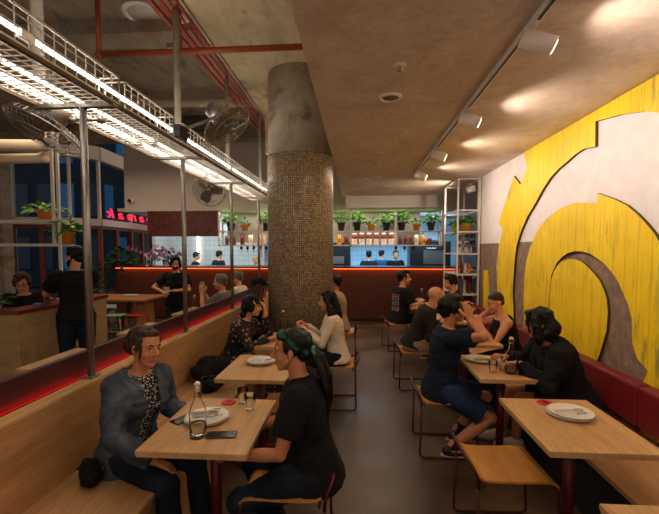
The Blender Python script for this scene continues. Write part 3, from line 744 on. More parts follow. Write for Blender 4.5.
for z, h in ((.0, .025), (.33, .02), (.80, .025)):
    mb = MB()
    for y in (-.13, .13): mb.box(-2.6, 2.6, y - .014, y + .014, z, z + h)
    mb.build('rail', M_WHITE, t)
for z in (.026, .35): MB().box(-2.59, 2.59, -.13, .13, z - .004, z).build('shelf_board', M_WHITE, t)
# tall white rack by the right wall
t = thing('shelf_rack', (1.80, 7.1, 0), 'tall open white metal rack at the end of the yellow wall', 'rack')
for x in (-.17, .17):
    for y in (-.45, .5): MB().box(x - .013, x + .013, y - .013, y + .013, 0, 2.84).build('post', M_WHITE, t)
for z in (.05, .55, .95, 1.28, 1.62, 1.98, 2.33, 2.83):
    mb = MB()
    for x in (-.17, .17): mb.box(x - .01, x + .01, -.45, .5, z - .012, z + .008)
    for y in (-.45, .5): mb.box(-.17, .17, y - .01, y + .01, z - .012, z + .008)
    if z in (.55, .95, 1.28, 1.62, 1.98): mb.box(-.165, .165, -.445, .495, z, z + .006)
    mb.build('shelf_board' if z > .1 else 'rail', M_WHITE, t)
# kitchen equipment
t = thing('kitchen_hood', (-.7, 11.6, 1.95), 'long stainless hood over the kitchen line behind the shelves', 'hood')
MB().prism([(-.55, 0), (.5, 0), (.5, .66), (-.2, .66)], lambda a, b: V((-2.1, a, b)), lambda a, b: V((2.9, a, b))).build('canopy', M_INOX, t)
MB().box(-2.15, 3.8, .2, .75, 0, .9).build('kitchen_counter', M_INOX, None, (-.8, 11.4, 0), label='stainless work counter along the kitchen back wall', cat='counter')
t = thing('kitchen_oven', (1.95, 11.0, 0), 'dark stacked oven unit at the right of the kitchen', 'oven')
MB().box(-.55, .5, -.3, .3, 0, 1.9).build('body', M_DARK, t)
MB().box(-.2, .35, -.32, -.3, 1.3, 1.68).build('door', M_INOX, t); MB().tube([(-.15, -.35, 1.72), (.3, -.35, 1.72)], .012).build('handle', M_STEEL, t)
t = thing('kitchen_oven', (-.55, 11.2, 0), 'dark kitchen appliance just right of the column', 'oven')
MB().box(-.35, .37, -.3, .3, 0, 1.9).build('body', M_DARK, t); MB().box(-.2, .2, -.32, -.3, 1.3, 1.5).build('door', M_INOX, t)
MB().box(-.12, .12, -.02, .02, -.06, .06).build('order_screen', emis('white_screen', '#cfe8ff', 2.5), None, (1.62, 11.1, 1.84), label='small glowing white screen above the oven', cat='screen')
MB().box(-.018, .018, -.018, .018, 0, 1.1).build('strip_light', emis('cool_strip', '#fff0e0', 5.), None, (-4.85, 11.95, 1.3), label='vertical glowing strip light on the kitchen tile wall at left', cat='light')
MB().box(-.2, .2, -.15, .15, 0, .18, bev=.01).build('rice_cooker', M_INOX, None, (-3.2, 10.3, 1.0), label='steel pot unit on the line beside the cook in dark cap', cat='appliance')
MB().box(-5.0, 3.4, -.25, .25, 0, .98).build('kitchen_pass', M_INOX, None, (-.3, 10.38, 0), label='low stainless pass just behind the bar counter', cat='counter')
for x, h, l in ((-3.55, .1, 'dark tray left of the steel pot unit'), (-2.75, .14, 'dark steel pan right of the steel pot unit'), (-2.35, .1, 'small dark crock on the pass near the column')):
    MB().lathe([(.09, 0), (.1, h), (.09, h), (.08, .02), (0, .02)], seg=20).build('pan', M_DARK, None, (x, 10.25, .982 + .2 * 0), label=l, cat='pan')
# neon
cu = bpy.data.curves.new('neon_text', 'FONT'); cu.body = 'mamak'; cu.size = .36; cu.extrude = .012; cu.offset = -.003; cu.shear = .25; cu.space_character = 1.5; cu.resolution_u = 3
tmp = bpy.data.objects.new('tmp', cu); COL.objects.link(tmp); bpy.context.view_layer.update()
me = bpy.data.meshes.new_from_object(tmp.evaluated_get(bpy.context.evaluated_depsgraph_get())); bpy.data.objects.remove(tmp)
w = max(v.co.x for v in me.vertices); S = 2.9 / w
for v in me.vertices: v.co.x = 2.9 - v.co.x * S          # seen from behind: mirrored
for v in me.vertices: v.co = V((v.co.x, v.co.z, v.co.y))
A = V((-6.66, 10.3, 2.55)); B = V((-6.84, 13.1, 2.55)); an = math.atan2((B - A).y, (B - A).x)
t = thing('neon_sign', A, 'red neon lettering seen reversed in the window, above the orchids', 'sign', an)
bm = bmesh.new(); bm.from_mesh(me); seen = set(); isl = []
for v0 in bm.verts:
    if v0 in seen: continue
    st = [v0]; g = []; seen.add(v0)
    while st:
        v = st.pop(); g.append(v)
        for e in v.link_edges:
            w_ = e.other_vert(v)
            if w_ not in seen: seen.add(w_); st.append(w_)
    isl.append(g)
isl.sort(key=lambda g: sum(v.co.x for v in g) / len(g)); groups = []
for g in isl:
    a0, a1 = min(v.co.x for v in g), max(v.co.x for v in g)
    if groups and a0 < groups[-1][1] - .02: groups[-1][2].extend(g); groups[-1][1] = max(groups[-1][1], a1)
    else: groups.append([a0, a1, list(g)])
for a0, a1, g in groups:
    gs = set(g); b2 = bmesh.new(); mp = {v: b2.verts.new(v.co) for v in g}
    for f_ in bm.faces:
        if f_.verts[0] in gs: b2.faces.new([mp[v] for v in f_.verts])
    m2 = bpy.data.meshes.new('neon_letter'); b2.to_mesh(m2); b2.free(); m2.materials.append(M_NEON); link('neon_letter', m2, t)
bm.free()
MB().box(.0, 2.9, .02, .035, -.03, -.01).build('mounting_rail', M_BLACK, t)
# ================================================================ PLANTS
def leaf(mb, p, d, up, L, W):
    d = V(d).normalized(); s = d.cross(V(up)).normalized() if d.cross(V(up)).length > 1e-3 else d.orthogonal().normalized(); n = s.cross(d).normalized()
    P = [p, p + d * L * .35 + s * W * .5 + n * L * .03, p + d * L * .7 + s * W * .42, p + d * L - n * L * .12, p + d * L * .7 - s * W * .42, p + d * L * .35 - s * W * .5 + n * L * .03]
    mid = p + d * L * .5 - n * W * .12; vs_ = [mb.bm.verts.new(q) for q in P]; c = mb.bm.verts.new(mid)
    n0 = len(mb.bm.faces)
    for i in range(6): mb.bm.faces.new((vs_[i], vs_[(i + 1) % 6], c))
    mb._faces(n0)
def foliage(n, rx, rz, base, L, seed, droop=.3, m=None, parent=None, trail=None):
    rnd = random.Random(seed); mb = MB(); sb = MB()
    for i in range(n):
        a = rnd.uniform(0, 2 * PI); e = rnd.uniform(.1, 1.3)
        d = V((math.cos(a) * math.cos(e), math.sin(a) * math.cos(e), math.sin(e)))
        p = V(base) + V((d.x * rx * rnd.uniform(.35, 1), d.y * rx * rnd.uniform(.35, 1), d.z * rz * rnd.uniform(.4, 1)))
        if i % 3 == 0: sb.tube([V(base), V(base) + (p - V(base)) * .6 + V((0, 0, .02)), p], .0022, 4, cap=False)
        ld = V((d.x, d.y, d.z * .5 - droop + rnd.uniform(-.4, .3)))
        leaf(mb, p, ld, V((rnd.uniform(-.5, .5), rnd.uniform(-.5, .5), 1)), L * rnd.uniform(.7, 1.2), L * rnd.uniform(.55, .8))
    if trail:
        for (tx, ty, tl) in trail:
            p = V(base) + V((tx * .5, ty * .5, 0)); pts = [p]
            for k in range(int(tl / .05)):
                q = V((p.x + tx * .5 + rnd.uniform(-.02, .02), p.y + ty * .5, base[2] - k * .05)); pts.append(q)
                leaf(mb, q, V((rnd.uniform(-1, 1), rnd.uniform(-1, 1), -.4)), V((0, 0, 1)), L, L * .7)
            sb.tube(pts, .003, 4, cap=False)
    a = mb.build('leaves', m or M_LEAF, parent); b = sb.build('stems', M_STEM, parent)
    return a
def pot_plant(loc, pot_m, r, h, n, rx, rz, L, seed, label, leafm=None, trail=None, group=None, saucer=False):
    t = thing('potted_plant', loc, label, 'plant', group=group)
    mb = MB().lathe([(0, 0), (r * .7, 0), (r, h * .82), (r * 1.12, h * .84), (r * 1.12, h), (r * .98, h), (r * .95, h * .85), (0, h * .84)], seg=24)
    if saucer: mb.lathe([(0, 0), (r * 1.05, 0), (r * 1.15, .018), (r * .9, .014)], seg=24)
    mb.build('pot', pot_m, t)
    MB().lathe([(0, h * .86), (r * .95, h * .86), (r * .95, h * .845), (0, h * .845)], seg=20).build('soil', M_SOIL, t)
    foliage(n, rx, rz, (0, 0, h * .9), L, seed, parent=t, m=leafm, trail=trail)
    return t
zt = 1.77 + .35; zb = 1.77 + .026
ol = []
# upper tier of the bar shelf (x, kind)
TOP = [(-3.0, 'b', 'bushy plant in a dark pot at the left end of the bar shelf'), (-2.66, 'o', 'orange potted plant on the bar shelf left of the column'), (-2.18, 'b', 'bushy plant in a dark pot right of the orange pot, left of the column'),
       (-1.6, 'b', 'leafy plant in a dark pot on the shelf touching the column edge'), (-.37, 'b', 'leafy plant in a dark pot just right of the column'), (.0, 'b', 'tall bushy plant in a dark pot, second right of the column'),
       (.33, 'o', 'small orange potted plant between two dark pots right of the column'), (.68, 'b', 'spreading plant in a ribbed dark pot above the white labelled jars'), (1.03, 'b', 'plant in a dark pot above the brown jars'),
       (1.37, 'o', 'wide orange potted plant on the right half of the bar shelf'), (1.7, 'b', 'plant in a dark pot at the right end of the bar shelf')]
for i, (x, k, l) in enumerate(TOP):
    if k == 'b': pot_plant((x, 9.4, zt), M_CHARC, .088, .2, 75, .21, .26, .1, 10 + i, l, group='plants on the bar shelf', trail=[(-.12, -.1, .15)] if i % 2 else None)
    else: pot_plant((x, 9.4, zt), M_TERRA, .085, .16, 34, .14, .16, .08, 10 + i, l, group='plants on the bar shelf')
M_AMB = simple('amber_liquid', '#f0a010', .15); M_AMB.node_tree.nodes['Principled BSDF'].inputs['Transmission Weight'].default_value = .3
M_SAUCE = simple('rust_spice', '#6e2812', .5); M_PINK = simple('pink_white_label', '#f0e2da', .6); M_BROWN = simple('brown_preserve', '#5a2c1a', .4); M_PALE = simple('pale_grain', '#f0dcb0', .6)
def jar(loc, r, h, body, lid, label, group, band=None, neck=False):
    t = thing('storage_jar', loc, label, 'jar', group=group)
    if neck: MB().lathe([(0, 0), (r, 0), (r, h * .65), (r * .4, h * .8), (r * .4, h), (0, h)], seg=18).build('body', body, t)
    else: MB().lathe([(0, 0), (r, 0), (r, h * .9), (r * .85, h * .95), (0, h * .95)], seg=18).build('body', body, t)
    MB().lathe([(0, h), (r * (.5 if neck else .9), h), (r * (.5 if neck else .9), h * .94), (0, h * .94)], seg=18).build('lid', lid, t)
    if band: MB().lathe([(r * 1.02, h * .02), (r * 1.02, h * .52)], seg=18, closed=False).build('label', band, t, label='pale label')
    return t
BOT = [(-3.1, .04, .2, M_SAUCE, 'rust red slim jar at the left end of the lower bar shelf', 0), (-2.93, .045, .22, M_BROWN, 'dark brown jar second on the lower bar shelf', 0), (-2.72, .05, .24, M_SAUCE, 'rust jar with pale lid third on the lower bar shelf', 0),
       (-2.52, .05, .25, M_PALE, 'pale glowing jar beside the yellow bottle left of the column', 0), (-2.30, .06, .27, M_AMB, 'tall yellow bottle on the lower shelf left of the column', 0), (-2.0, .045, .2, M_PINK, 'whitish jar right of the yellow bottle, left of the column', 0), (-1.8, .05, .2, M_SAUCE, 'rust jar on the lower shelf next to the column', 0),
       (-.41, .06, .27, M_AMB, 'tall yellow bottle immediately right of the column', 0), (-.25, .05, .2, M_SAUCE, 'low rust jar between the yellow bottle and labelled jars', 0)]
ordn = ['first', 'second', 'third', 'fourth', 'fifth', 'sixth']
for i in range(6): BOT.append((-.06 + .17 * i, .066, .27, M_SAUCE, '%s from the left of the row of rust jars with white labels' % ordn[i], 1))
for x, r, h, m, l in ((1.0, .05, .2, M_BROWN, 'dark brown jar right after the white labelled row'), (1.12, .05, .22, M_SAUCE, 'rust brown jar, next to the dark brown jar'), (1.24, .05, .19, M_BROWN, 'squat brown jar in the middle of the right shelf half'),
                   (1.37, .05, .24, M_PALE, 'white glowing jar left of the right yellow bottle'), (1.52, .06, .27, M_AMB, 'tall yellow bottle near the right end of the bar shelf'), (1.67, .055, .15, M_SAUCE, 'short rust jar right of the yellow bottle')): BOT.append((x, r, h, m, l, 0))
for x, r, h, m, l, b in BOT:
    jar((x, 9.38, zb), r, h, m, M_WHITE if b else M_DARK, l, 'jars on the lower bar shelf', M_PINK if b else None, neck=(m is M_AMB))
for i, x in enumerate((-2.75, -2.6, -2.45, -2.3, -2.15, .9, 1.1, 1.3)):
    MB().lathe([(0, 0), (.03, -.01), (.035, -.06), (.005, -.09), (.005, -.14), (.03, -.15)], seg=14, closed=False).build('hanging_glass', M_DARK, None, (x, 9.38, 1.768),
        label='small glass hanging under the bar shelf, ' + ['leftmost of five left of the column', 'second of five left of the column', 'middle one of five left of the column', 'fourth of five left of the column', 'nearest the column on its left', 'left one of three over the cooks', 'middle one of three over the cooks', 'right one of three over the cooks'][i], cat='glass', group='glasses hanging under the bar shelf')
# rack contents
pot_plant((1.83, 6.9, 1.99), M_TERRA, .09, .13, 50, .17, .16, .1, 70, 'orange potted plant on the tall white rack by the yellow wall', trail=[(-.2, -.2, .2)])
pot_plant((1.67, 7.0, 1.99), simple('lime_pot', '#9ab020', .6), .06, .12, 26, .1, .12, .09, 71, 'small lime coloured pot plant on the tall white rack')
gl = [('left', 0), ('middle', 1), ('right', 2)]
for j in range(3):
    for i in range(3):
        MB().lathe([(0, 0), (.042, 0), (.048, .1), (.044, .1), (.04, .006), (0, .006)], seg=16).build('stacked_glass', M_GLASS, None, (1.72 + .105 * i, 6.85, 1.63 + j * .106),
            label='clear glass on the rack shelf, %s column, %s of the stack' % (gl[i][0], ['bottom', 'middle', 'top'][j]), cat='glass', group='glasses stacked on the rack')
for i, (x, m, l) in enumerate(((1.68, M_SAUCE, 'left red sauce bottle on the rack'), (1.75, M_SAUCE, 'middle red sauce bottle on the rack'), (1.82, simple('white_bottle', '#e0d8cc', .4), 'white bottle right of the red ones on the rack'), (1.89, M_AMB, 'yellow bottle on the rack nearest the wall'))):
    t = thing('sauce_bottle', (x, 6.85, 1.29), l, 'bottle', group='bottles on the rack')
    MB().lathe([(0, 0), (.03, 0), (.03, .13), (.012, .17), (.012, .19), (0, .19)], seg=14).build('body', m, t)
    MB().lathe([(0, .21), (.014, .21), (.014, .185), (0, .185)], seg=12).build('cap', M_REDDISC, t)
for i, (x, w_, h, c) in enumerate(((1.66, .05, .2, '#a07848'), (1.73, .04, .24, '#506070'), (1.79, .05, .22, '#c0b8a8'), (1.87, .06, .18, '#783828'))):
    MB().box(-w_ / 2, w_ / 2, -.08, .08, 0, h, bev=.003).build('boxed_goods', simple('carton_' + c[1:], c, .7), None, (x, 6.86, .96), label='small carton on the lower rack shelf, %s' % ['leftmost, tan', 'second, slate blue', 'third, off white', 'rightmost, brick coloured'][i], cat='box', group='cartons on the rack')

# ================================================================ TABLEWARE
M_MARK = simple('dark_red_mark', '#70080c', .5)
def coaster(loc, l):
    t = thing('table_disc', loc, l, 'coaster', group='red table discs')
    MB().lathe([(0, 0), (.045, 0), (.045, .006), (.04, .008), (0, .008)], seg=28).build('disc', M_REDDISC, t)
    mb = MB()
    for k in range(3): mb.box(-.018, .018, -.012 + k * .01, -.007 + k * .01, .008, .0088)
    mb.build('printed_mark', M_MARK, t)
for loc, l in (((-.79, 2.38, .75), 'red disc on the nearest left table behind the plate'), ((-.78, 3.43, .75), 'red disc on the second left table behind its plate'), ((1.16, 2.51, .75), 'red disc at the back of the empty near right table'),
               ((1.19, 3.56, .75), 'red disc on the table with the right carafe')): coaster(loc, l)
def plates(loc, l, group='stacked white plates', n=2, rz=0, food=None):
    for k in range(n):
        s = 1 - .04 * k
        MB().lathe([(0, 0), (.07 * s, 0), (.075 * s, .004), (.122 * s, .016), (.124 * s, .019), (.118 * s, .019), (.075 * s, .008), (0, .007)], seg=40).build('plate', M_PORC, None, (loc[0] + .004 * k, loc[1] - .006 * k, loc[2] + .011 * k),
            label=('lower ' if k == 0 and n > 1 else ('upper ' if n > 1 else '')) + l, cat='plate', group=group)
    return loc[2] + .011 * (n - 1) + .008
def cutlery(kind, loc, rz, l):
    mb = MB()
    if kind == 'fork':
        mb.tube([(-.09, 0, .004), (-.02, 0, .006), (.03, 0, .004), (.045, 0, .003)], [.0045, .003, .003, .008], 8, flat=.4)
        for k in range(4): mb.tube([(.043, -.009 + .006 * k, .004), (.085, -.009 + .006 * k, .007)], .0015, 5)
    else:
        mb.tube([(-.09, 0, .004), (.03, 0, .004)], [.0045, .003], 8, flat=.4)
        mb.ball((.055, 0, .005), (.03, .018, .004))
    mb.build(kind, M_STEEL, None, loc, rz, label=l, cat=kind, group='cutlery on plates')
def napkin(loc, rz, l):
    mb = MB(); rnd = random.Random(int(loc[0] * 1000)); n0 = len(mb.bm.faces); g = []
    for i in range(6):
        g.append([mb.bm.verts.new(V((-.07 + .028 * i, -.04 + .02 * j, .004 + rnd.uniform(0, .009)))) for j in range(5)])
    for i in range(5):
        for j in range(4): mb.bm.faces.new((g[i][j], g[i + 1][j], g[i + 1][j + 1], g[i][j + 1]))
    bmesh.ops.solidify(mb.bm, geom=mb.bm.faces[:], thickness=.002)
    mb._faces(n0, True); mb.build('napkin', simple('paper_napkin', '#dcd4c8', .9), None, loc, rz, label=l, cat='napkin')
z = plates((-.83, 2.13, .75), 'white plate of the pair on the nearest left table')
napkin((-.85, 2.15, z), .4, 'crumpled napkin on the plate of the nearest left table'); cutlery('fork', (-.82, 2.10, z + .012), R(10), 'fork on the plate of the nearest left table'); cutlery('spoon', (-.85, 2.16, z + .014), R(25), 'spoon on the plate of the nearest left table')
z = plates((-.80, 3.25, .75), 'white plate of the pair on the second left table')
cutlery('fork', (-.80, 3.23, z), R(8), 'fork on the plate of the second left table'); cutlery('spoon', (-.79, 3.28, z), R(0), 'spoon on the plate of the second left table')
z = plates((1.215, 2.33, .75), 'white plate of the pair on the empty near right table')
cutlery('fork', (1.21, 2.31, z), R(-4), 'fork on the plate of the empty near right table'); cutlery('spoon', (1.225, 2.35, z), R(6), 'spoon on the plate of the empty near right table')
z = plates((1.05, 3.45, .75), 'white plate on the right carafe table, by the person in denim shorts', n=1)
napkin((1.08, 3.46, z), .3, 'crumpled napkin on the plate by the person in denim shorts'); cutlery('fork', (1.02, 3.45, z), R(60), 'fork on the plate by the person in denim shorts')
z = plates((1.26, 3.33, .75), 'white plate on the right carafe table, behind the carafe', n=1)
napkin((1.28, 3.33, z), 1.3, 'crumpled napkin on the plate behind the right carafe'); cutlery('spoon', (1.24, 3.31, z), R(80), 'dark spoon on the plate behind the right carafe')
plates((1.2, 4.2, .75), 'white plate at the near edge of the food table', n=2)
zf = plates((1.2, 4.48, .75), 'white plate piled with food before the person in the tank top', n=1)
rnd = random.Random(3); mb = MB()
for k in range(26): mb.ball((rnd.uniform(-.07, .07), rnd.uniform(-.07, .07), rnd.uniform(.0, .03)), (rnd.uniform(.012, .024), rnd.uniform(.012, .022), .012), sub=1)
mb.build('fried_food', simple('fried_golden', '#b8782c', .6, var=.4, scale=60), None, (1.2, 4.48, zf), label='pile of golden fried food on the plate', cat='food', kind='stuff')
def carafe(loc, l, h=.28):
    t = thing('swing_top_carafe', loc, l, 'bottle', group='glass carafes')
    k = h / .28
    o = MB().lathe([(0, 0), (.04, 0), (.042, .006), (.042, .12), (.038, .15), (.02, .195), (.0145, .225), (.0145, .255), (.017, .258), (.017, .265), (.012, .265), (.0115, .225), (.017, .195), (.035, .15), (.039, .12), (.039, .012), (0, .008)], seg=32).build('bottle', M_GLASS, t)
    MB().lathe([(0, .0085), (.0385, .0125), (.0385, .07), (0, .07)], seg=28).build('water', M_WATER, t)
    MB().lathe([(0, .263), (.013, .263), (.015, .272), (.011, .282), (0, .284)], seg=16).build('stopper', M_PORC, t)
    mb = MB()
    for s in (-1, 1): mb.tube([(s * .017, 0, .235), (s * .021, .004, .25), (s * .019, 0, .275), (0, 0, .28)], .0014, 6)
    mb.tube([(.0165 * math.cos(a * PI / 6), .0165 * math.sin(a * PI / 6), .236) for a in range(12)], .0014, 5, closed=True)
    mb.build('wire_clip', M_STEEL, t); return t
carafe((-.80, 1.93, .75), 'clear swing top carafe on the nearest left table')
carafe((1.175, 3.10, .75), 'clear swing top carafe on the table by the black sweatshirt')
carafe((-.80, 4.28, .75), 'clear swing top carafe on the table in front of the column')
carafe((1.10, 6.85, .75), 'clear swing top carafe on the farthest right table')
carafe((-2.35, 5.62, .75), 'clear bottle on the table beyond the partition by the grey haired person')
def tumbler(loc, l, fill=.5):
    t = thing('tumbler', loc, l, 'glass', group='water tumblers')
    MB().lathe([(0, 0), (.028, 0), (.034, .092), (.032, .092), (.0265, .007), (0, .006)], seg=28).build('cup', M_GLASS, t)
    MB().lathe([(0, .0065), (.0262, .0075), (.0262 + .005 * fill, .09 * fill), (0, .09 * fill)], seg=24).build('water', M_WATER, t)
tumbler((-.70, 2.385, .75), 'water glass on the nearest left table, the one farther back'); tumbler((-.63, 2.29, .75), 'water glass on the nearest left table, nearer the ponytail person')
tumbler((1.05, 3.12, .75), 'water glass left of the right carafe'); tumbler((1.245, 3.075, .75), 'water glass right of the right carafe')
tumbler((-.62, 4.3, .75), 'water glass on the table in front of the column'); tumbler((1.3, 6.75, .75), 'water glass on the farthest right table')
def phone(loc, rz, l, c=M_BLACK, g=None):
    t = thing('smartphone', loc, l, 'phone', rz, g)
    MB().box(-.075, .075, -.037, .037, 0, .008, bev=.003).build('case', simple('phone_case', '#3c2c24', .5), t)
    MB().box(-.072, .072, -.034, .034, .008, .0088).build('screen', simple('phone_screen', '#0a0a0e', .12), t)
phone((-.685, 1.95, .75), R(8), 'black phone lying at the near side of the nearest left table')
phone((-.955, 2.13, .75), R(62), 'dark phone half under the arm of the person in denim jacket')
MB().box(-.09, .09, -.06, .06, 0, .006).build('booklet', simple('blue_white_print', '#b8c8cc', .6, var=.5, scale=40), None, (-.64, 4.36, .75), R(10), label='blue and white leaflet on the table in front of the column', cat='leaflet')
MB().box(-.1, .1, -.05, .05, 0, .004).build('booklet', simple('white_paper', '#c8c4bc', .8), None, (-2.5, 3.35, .75), R(20), label='white leaflet on the nearest table beyond the partition', cat='leaflet')
# black bags on the left bench
def bag(loc, s, l, rz=0):
    t = thing('soft_bag', loc, l, 'bag', rz)
    mb = MB().ball((0, 0, s[2] * .9), s, sub=4)
    for v in mb.bm.verts:
        nn = noise.noise(v.co * 11 + V(loc)) + .5 * noise.noise(v.co * 25); v.co += v.co.normalized() * nn * .05; v.co.z = max(v.co.z, .0)
    mb.build('bag_body', m_cloth('black_nylon', '#121214', .3, 12), t)
    MB().tube([(-.08, 0, s[2] * 1.6), (-.05, .02, s[2] * 1.95), (.04, .03, s[2] * 1.95), (.07, 0, s[2] * 1.6)], .008, 8).build('strap', M_BLACK, t)
bag((-1.38, 3.64, .45), (.16, .17, .12), 'black coat and bag heap on the left bench beside the floral dress'); bag((-1.30, 3.40, .45), (.11, .10, .06), 'smaller dark soft bundle on the left bench in front of the coat heap', .5)
bag((-1.40, 1.97, .45), (.06, .07, .05), 'dark pouch on the bench behind the person in denim jacket')

# ================================================================ HOST COUNTER + HANGING PLANT SHELF
t = thing('host_counter', (-3.60, 4.0, 0), 'pale wood host counter with dark red rim at far left', 'counter')
MB().box(-1.6, 0, 0, .05, 0, 1.0).build('front_panel', W_COUNTER, t)
MB().box(-.05, 0, .05, 1.5, 0, 1.0).build('side_panel', W_COUNTER, t)
MB().box(-1.6, .02, -.02, .22, 1.0, 1.045, bev=.003).box(-.22, .02, .22, 1.52, 1.0, 1.045, bev=.003).build('rim', simple('dark_red_rim', '#7a2012', .35), t)
t = thing('desk_monitor', (-3.98, 4.75, .8), 'black screen on the host counter beside the standing person', 'monitor', R(50))
MB().box(-.16, .16, -.012, .012, .08, .27).build('screen', M_BLACK, t); MB().box(-.02, .02, 0, .03, -.05, .12).box(-.09, .09, -.06, .06, -.05, -.04).build('stand', M_BLACK, t)
MB().box(-.5, .4, -.16, .16, 0, .75).build('desk', W_COUNTER, None, (-4.5, 4.42, 0), label='low desk inside the host counter', cat='desk')
pot_plant((-3.92, 4.1, 1.045), M_GLASS, .04, .05, 16, .1, .12, .11, 90, 'small spiky plant in a glass cup on the host counter corner', leafm=M_LEAFD)
MB().box(-.05, .05, -.035, .035, 0, .03, bev=.004).build('card_reader', simple('blue_lit_reader', '#6878a8', .4), None, (-3.66, 4.35, 1.045), label='small bluish card reader on the host counter rim', cat='device')
t = thing('hanging_shelf', (-5.2, 5.4, 0), 'white two tier hanging metal shelf at far left holding plants', 'shelf')
for z in (2.075, 1.745):
    MB().box(-2.2, 1.12, -.16, .16, z, z + .02).box(-2.2, 1.12, -.17, -.15, z - .01, z + .03).build('shelf_board', M_WHITE, t)
for x in (1.03, 1.11):
    MB().box(x - .017, x + .017, -.15, -.116, 1.3 if x > 1.1 else 1.75, 4.35).build('upright', M_WHITE, t)
MB().box(-.52, -.44, -.18, -.14, 1.98, 2.2).tube([(-.48, -.15, 2.1), (-.48, -.15, 4.35)], .01, 6).build('hanger', M_WHITE, t)
pot_plant((-4.38, 5.4, 2.095), M_TERRA, .115, .15, 46, .23, .13, .11, 91, 'orange potted plant on the upper hanging shelf at left', saucer=True, trail=[(.3, 0, .12)])
pot_plant((-4.10, 5.4, 1.765), M_TERRA, .1, .17, 44, .2, .2, .13, 92, 'orange potted plant on the lower hanging shelf above the standing person')
# ================================================================ LOUNGE FURNITURE
t = thing('communal_table', (-4.85, 7.6, 0), 'long warm timber communal table with slanted slab legs by the bar', 'table')
MB().box(-.95, .88, -.42, .5, .71, .75, bev=.004).build('tabletop', W_COMM, t)
for s in (-1, 1):
    x = .62 * s
    MB().prism([(-.33, 0), (.42, 0), (.36, .71), (-.27, .71)], lambda a, b, x=x: V((x - .03, a, b)), lambda a, b, x=x: V((x + .03, a, b))).prism([(-.1, 0), (.06, 0), (.1, .71), (-.12, .71)], lambda a, b, x=x: V((x - s * (.35 - .3 * b), a - .2, b)), lambda a, b, x=x: V((x - s * (.39 - .3 * b), a - .16, b))).build('leg', W_COMM, t)
MB().box(-.6, .6, -.02, .02, .6, .68).build('stretcher', W_COMM, t)
def stool(loc, m, l, rz=0):
    t = thing('bar_stool', loc, l, 'stool', rz)
    MB().box(-.16, .16, -.16, .16, .46, .475, bev=.004).build('seat', m, t)
    for sx in (-1, 1):
        for sy in (-1, 1): MB().tube([(sx * .13, sy * .13, .46), (sx * .18, sy * .18, 0)], .012, 8).build('leg', m, t)
    mb = MB()
    for (a, b) in (((-1, -1), (1, -1)), ((1, -1), (1, 1)), ((1, 1), (-1, 1)), ((-1, 1), (-1, -1))):
        mb.tube([(a[0] * .16, a[1] * .16, .18), (b[0] * .16, b[1] * .16, .18)], .009, 6)
    mb.build('rung', m, t)
stool((-4.50, 7.15, 0), M_GREENP, 'mint green stool nearest on the left under the communal table', .1)
stool((-4.12, 7.2, 0), M_REDS, 'red stool under the communal table', -.1)
stool((-4.42, 7.85, 0), M_GREENP, 'mint green stool behind the red stool', .05)
stool((-5.1, 7.75, 0), M_REDS, 'far red stool behind the communal table leg', .05)
MB().box(-.13, .13, -.07, .07, 0, .035, bev=.01).build('folded_cloth', simple('grey_cloth', '#a8acb0', .9, bmp=.3), None, (-4.55, 7.75, .75), R(8), label='grey folded cloth on the communal table', cat='cloth')
# bar end planting and flowers
t = thing('planter', (-5.75, 9.45, 1.285), 'dark planter of leafy green foliage at the left end of the bar', 'plant')
MB().box(-.3, .35, -.12, .12, 0, .12, bev=.01).build('pot', M_CHARC, t)
foliage(150, .42, .42, (0, 0, .08), .14, 55, m=M_LEAFD, parent=t, trail=[(-.3, -.42, .7), (-.1, -.45, .5), (.2, -.42, .35), (-.45, -.3, .9)])
t = thing('vase_of_orchids', (-5.02, 9.35, 1.285), 'tall glass vase with pink and white orchids on the bar', 'flowers')
MB().lathe([(0, 0), (.05, 0), (.055, .02), (.045, .25), (.07, .34), (.067, .34), (.04, .25), (.045, .03), (0, .02)], seg=20).build('vase', M_GLASS, t)
mb = MB(); rnd = random.Random(4); pk = MB(); wh = MB()
for s, (dx, top) in enumerate(((-.42, .46), (.2, .52), (-.05, .3))):
    pts = [V((0, 0, .05)), V((dx * .2, 0, top * .6)), V((dx * .6, 0, top)), V((dx * 1.2, 0, top * .93))]; mb.tube(pts, .005, 5)
    for k in range(5):
        u = k / 4; c = pts[1].lerp(pts[3], u) + V((0, -.02, .03 * math.sin(u * 3)))
        for a in range(5):
            an_ = a * 2 * PI / 5; (wh if s == 2 else pk).ball(c + V((math.cos(an_) * .028, -.01, math.sin(an_) * .028)), (.018, .006, .014), sub=1)
mb.build('stems', M_STEM, t); pk.build('blossom', simple('pink_petal', '#d87898', .6), t); wh.build('white_blossom', simple('white_petal', '#e0e0e8', .6), t)
t = thing('bouquet', (-4.62, 9.4, 1.285), 'wide purple and pink bouquet in a vase on the bar', 'flowers')
MB().lathe([(0, 0), (.06, 0), (.08, .16), (.075, .16), (.055, .01), (0, .01)], seg=20).build('vase', M_GLASS, t)
foliage(60, .3, .2, (0, 0, .12), .1, 57, m=M_LEAFD, parent=t)
mb = MB(); m2 = MB(); rnd = random.Random(6)
for k in range(46):
    a = rnd.uniform(0, 2 * PI); e = rnd.uniform(0, 1.3); c = V((math.cos(a) * math.cos(e) * .36, math.sin(a) * math.cos(e) * .2, .2 + math.sin(e) * .25)) * rnd.uniform(.85, 1.05)
    for a2 in range(4): (mb if k % 2 else m2).ball(c + V((math.cos(a2 * PI / 2) * .02, 0, math.sin(a2 * PI / 2) * .02)), (.022, .015, .018), sub=1)
mb.build('purple_blossom', simple('purple_petal', '#8a68b0', .6), t); m2.build('pink_blossom', simple('rose_petal', '#c890b0', .6), t)
t = thing('security_camera', (-5.42, 9.36, 2.86), 'small dome security camera on the white bulkhead', 'camera')
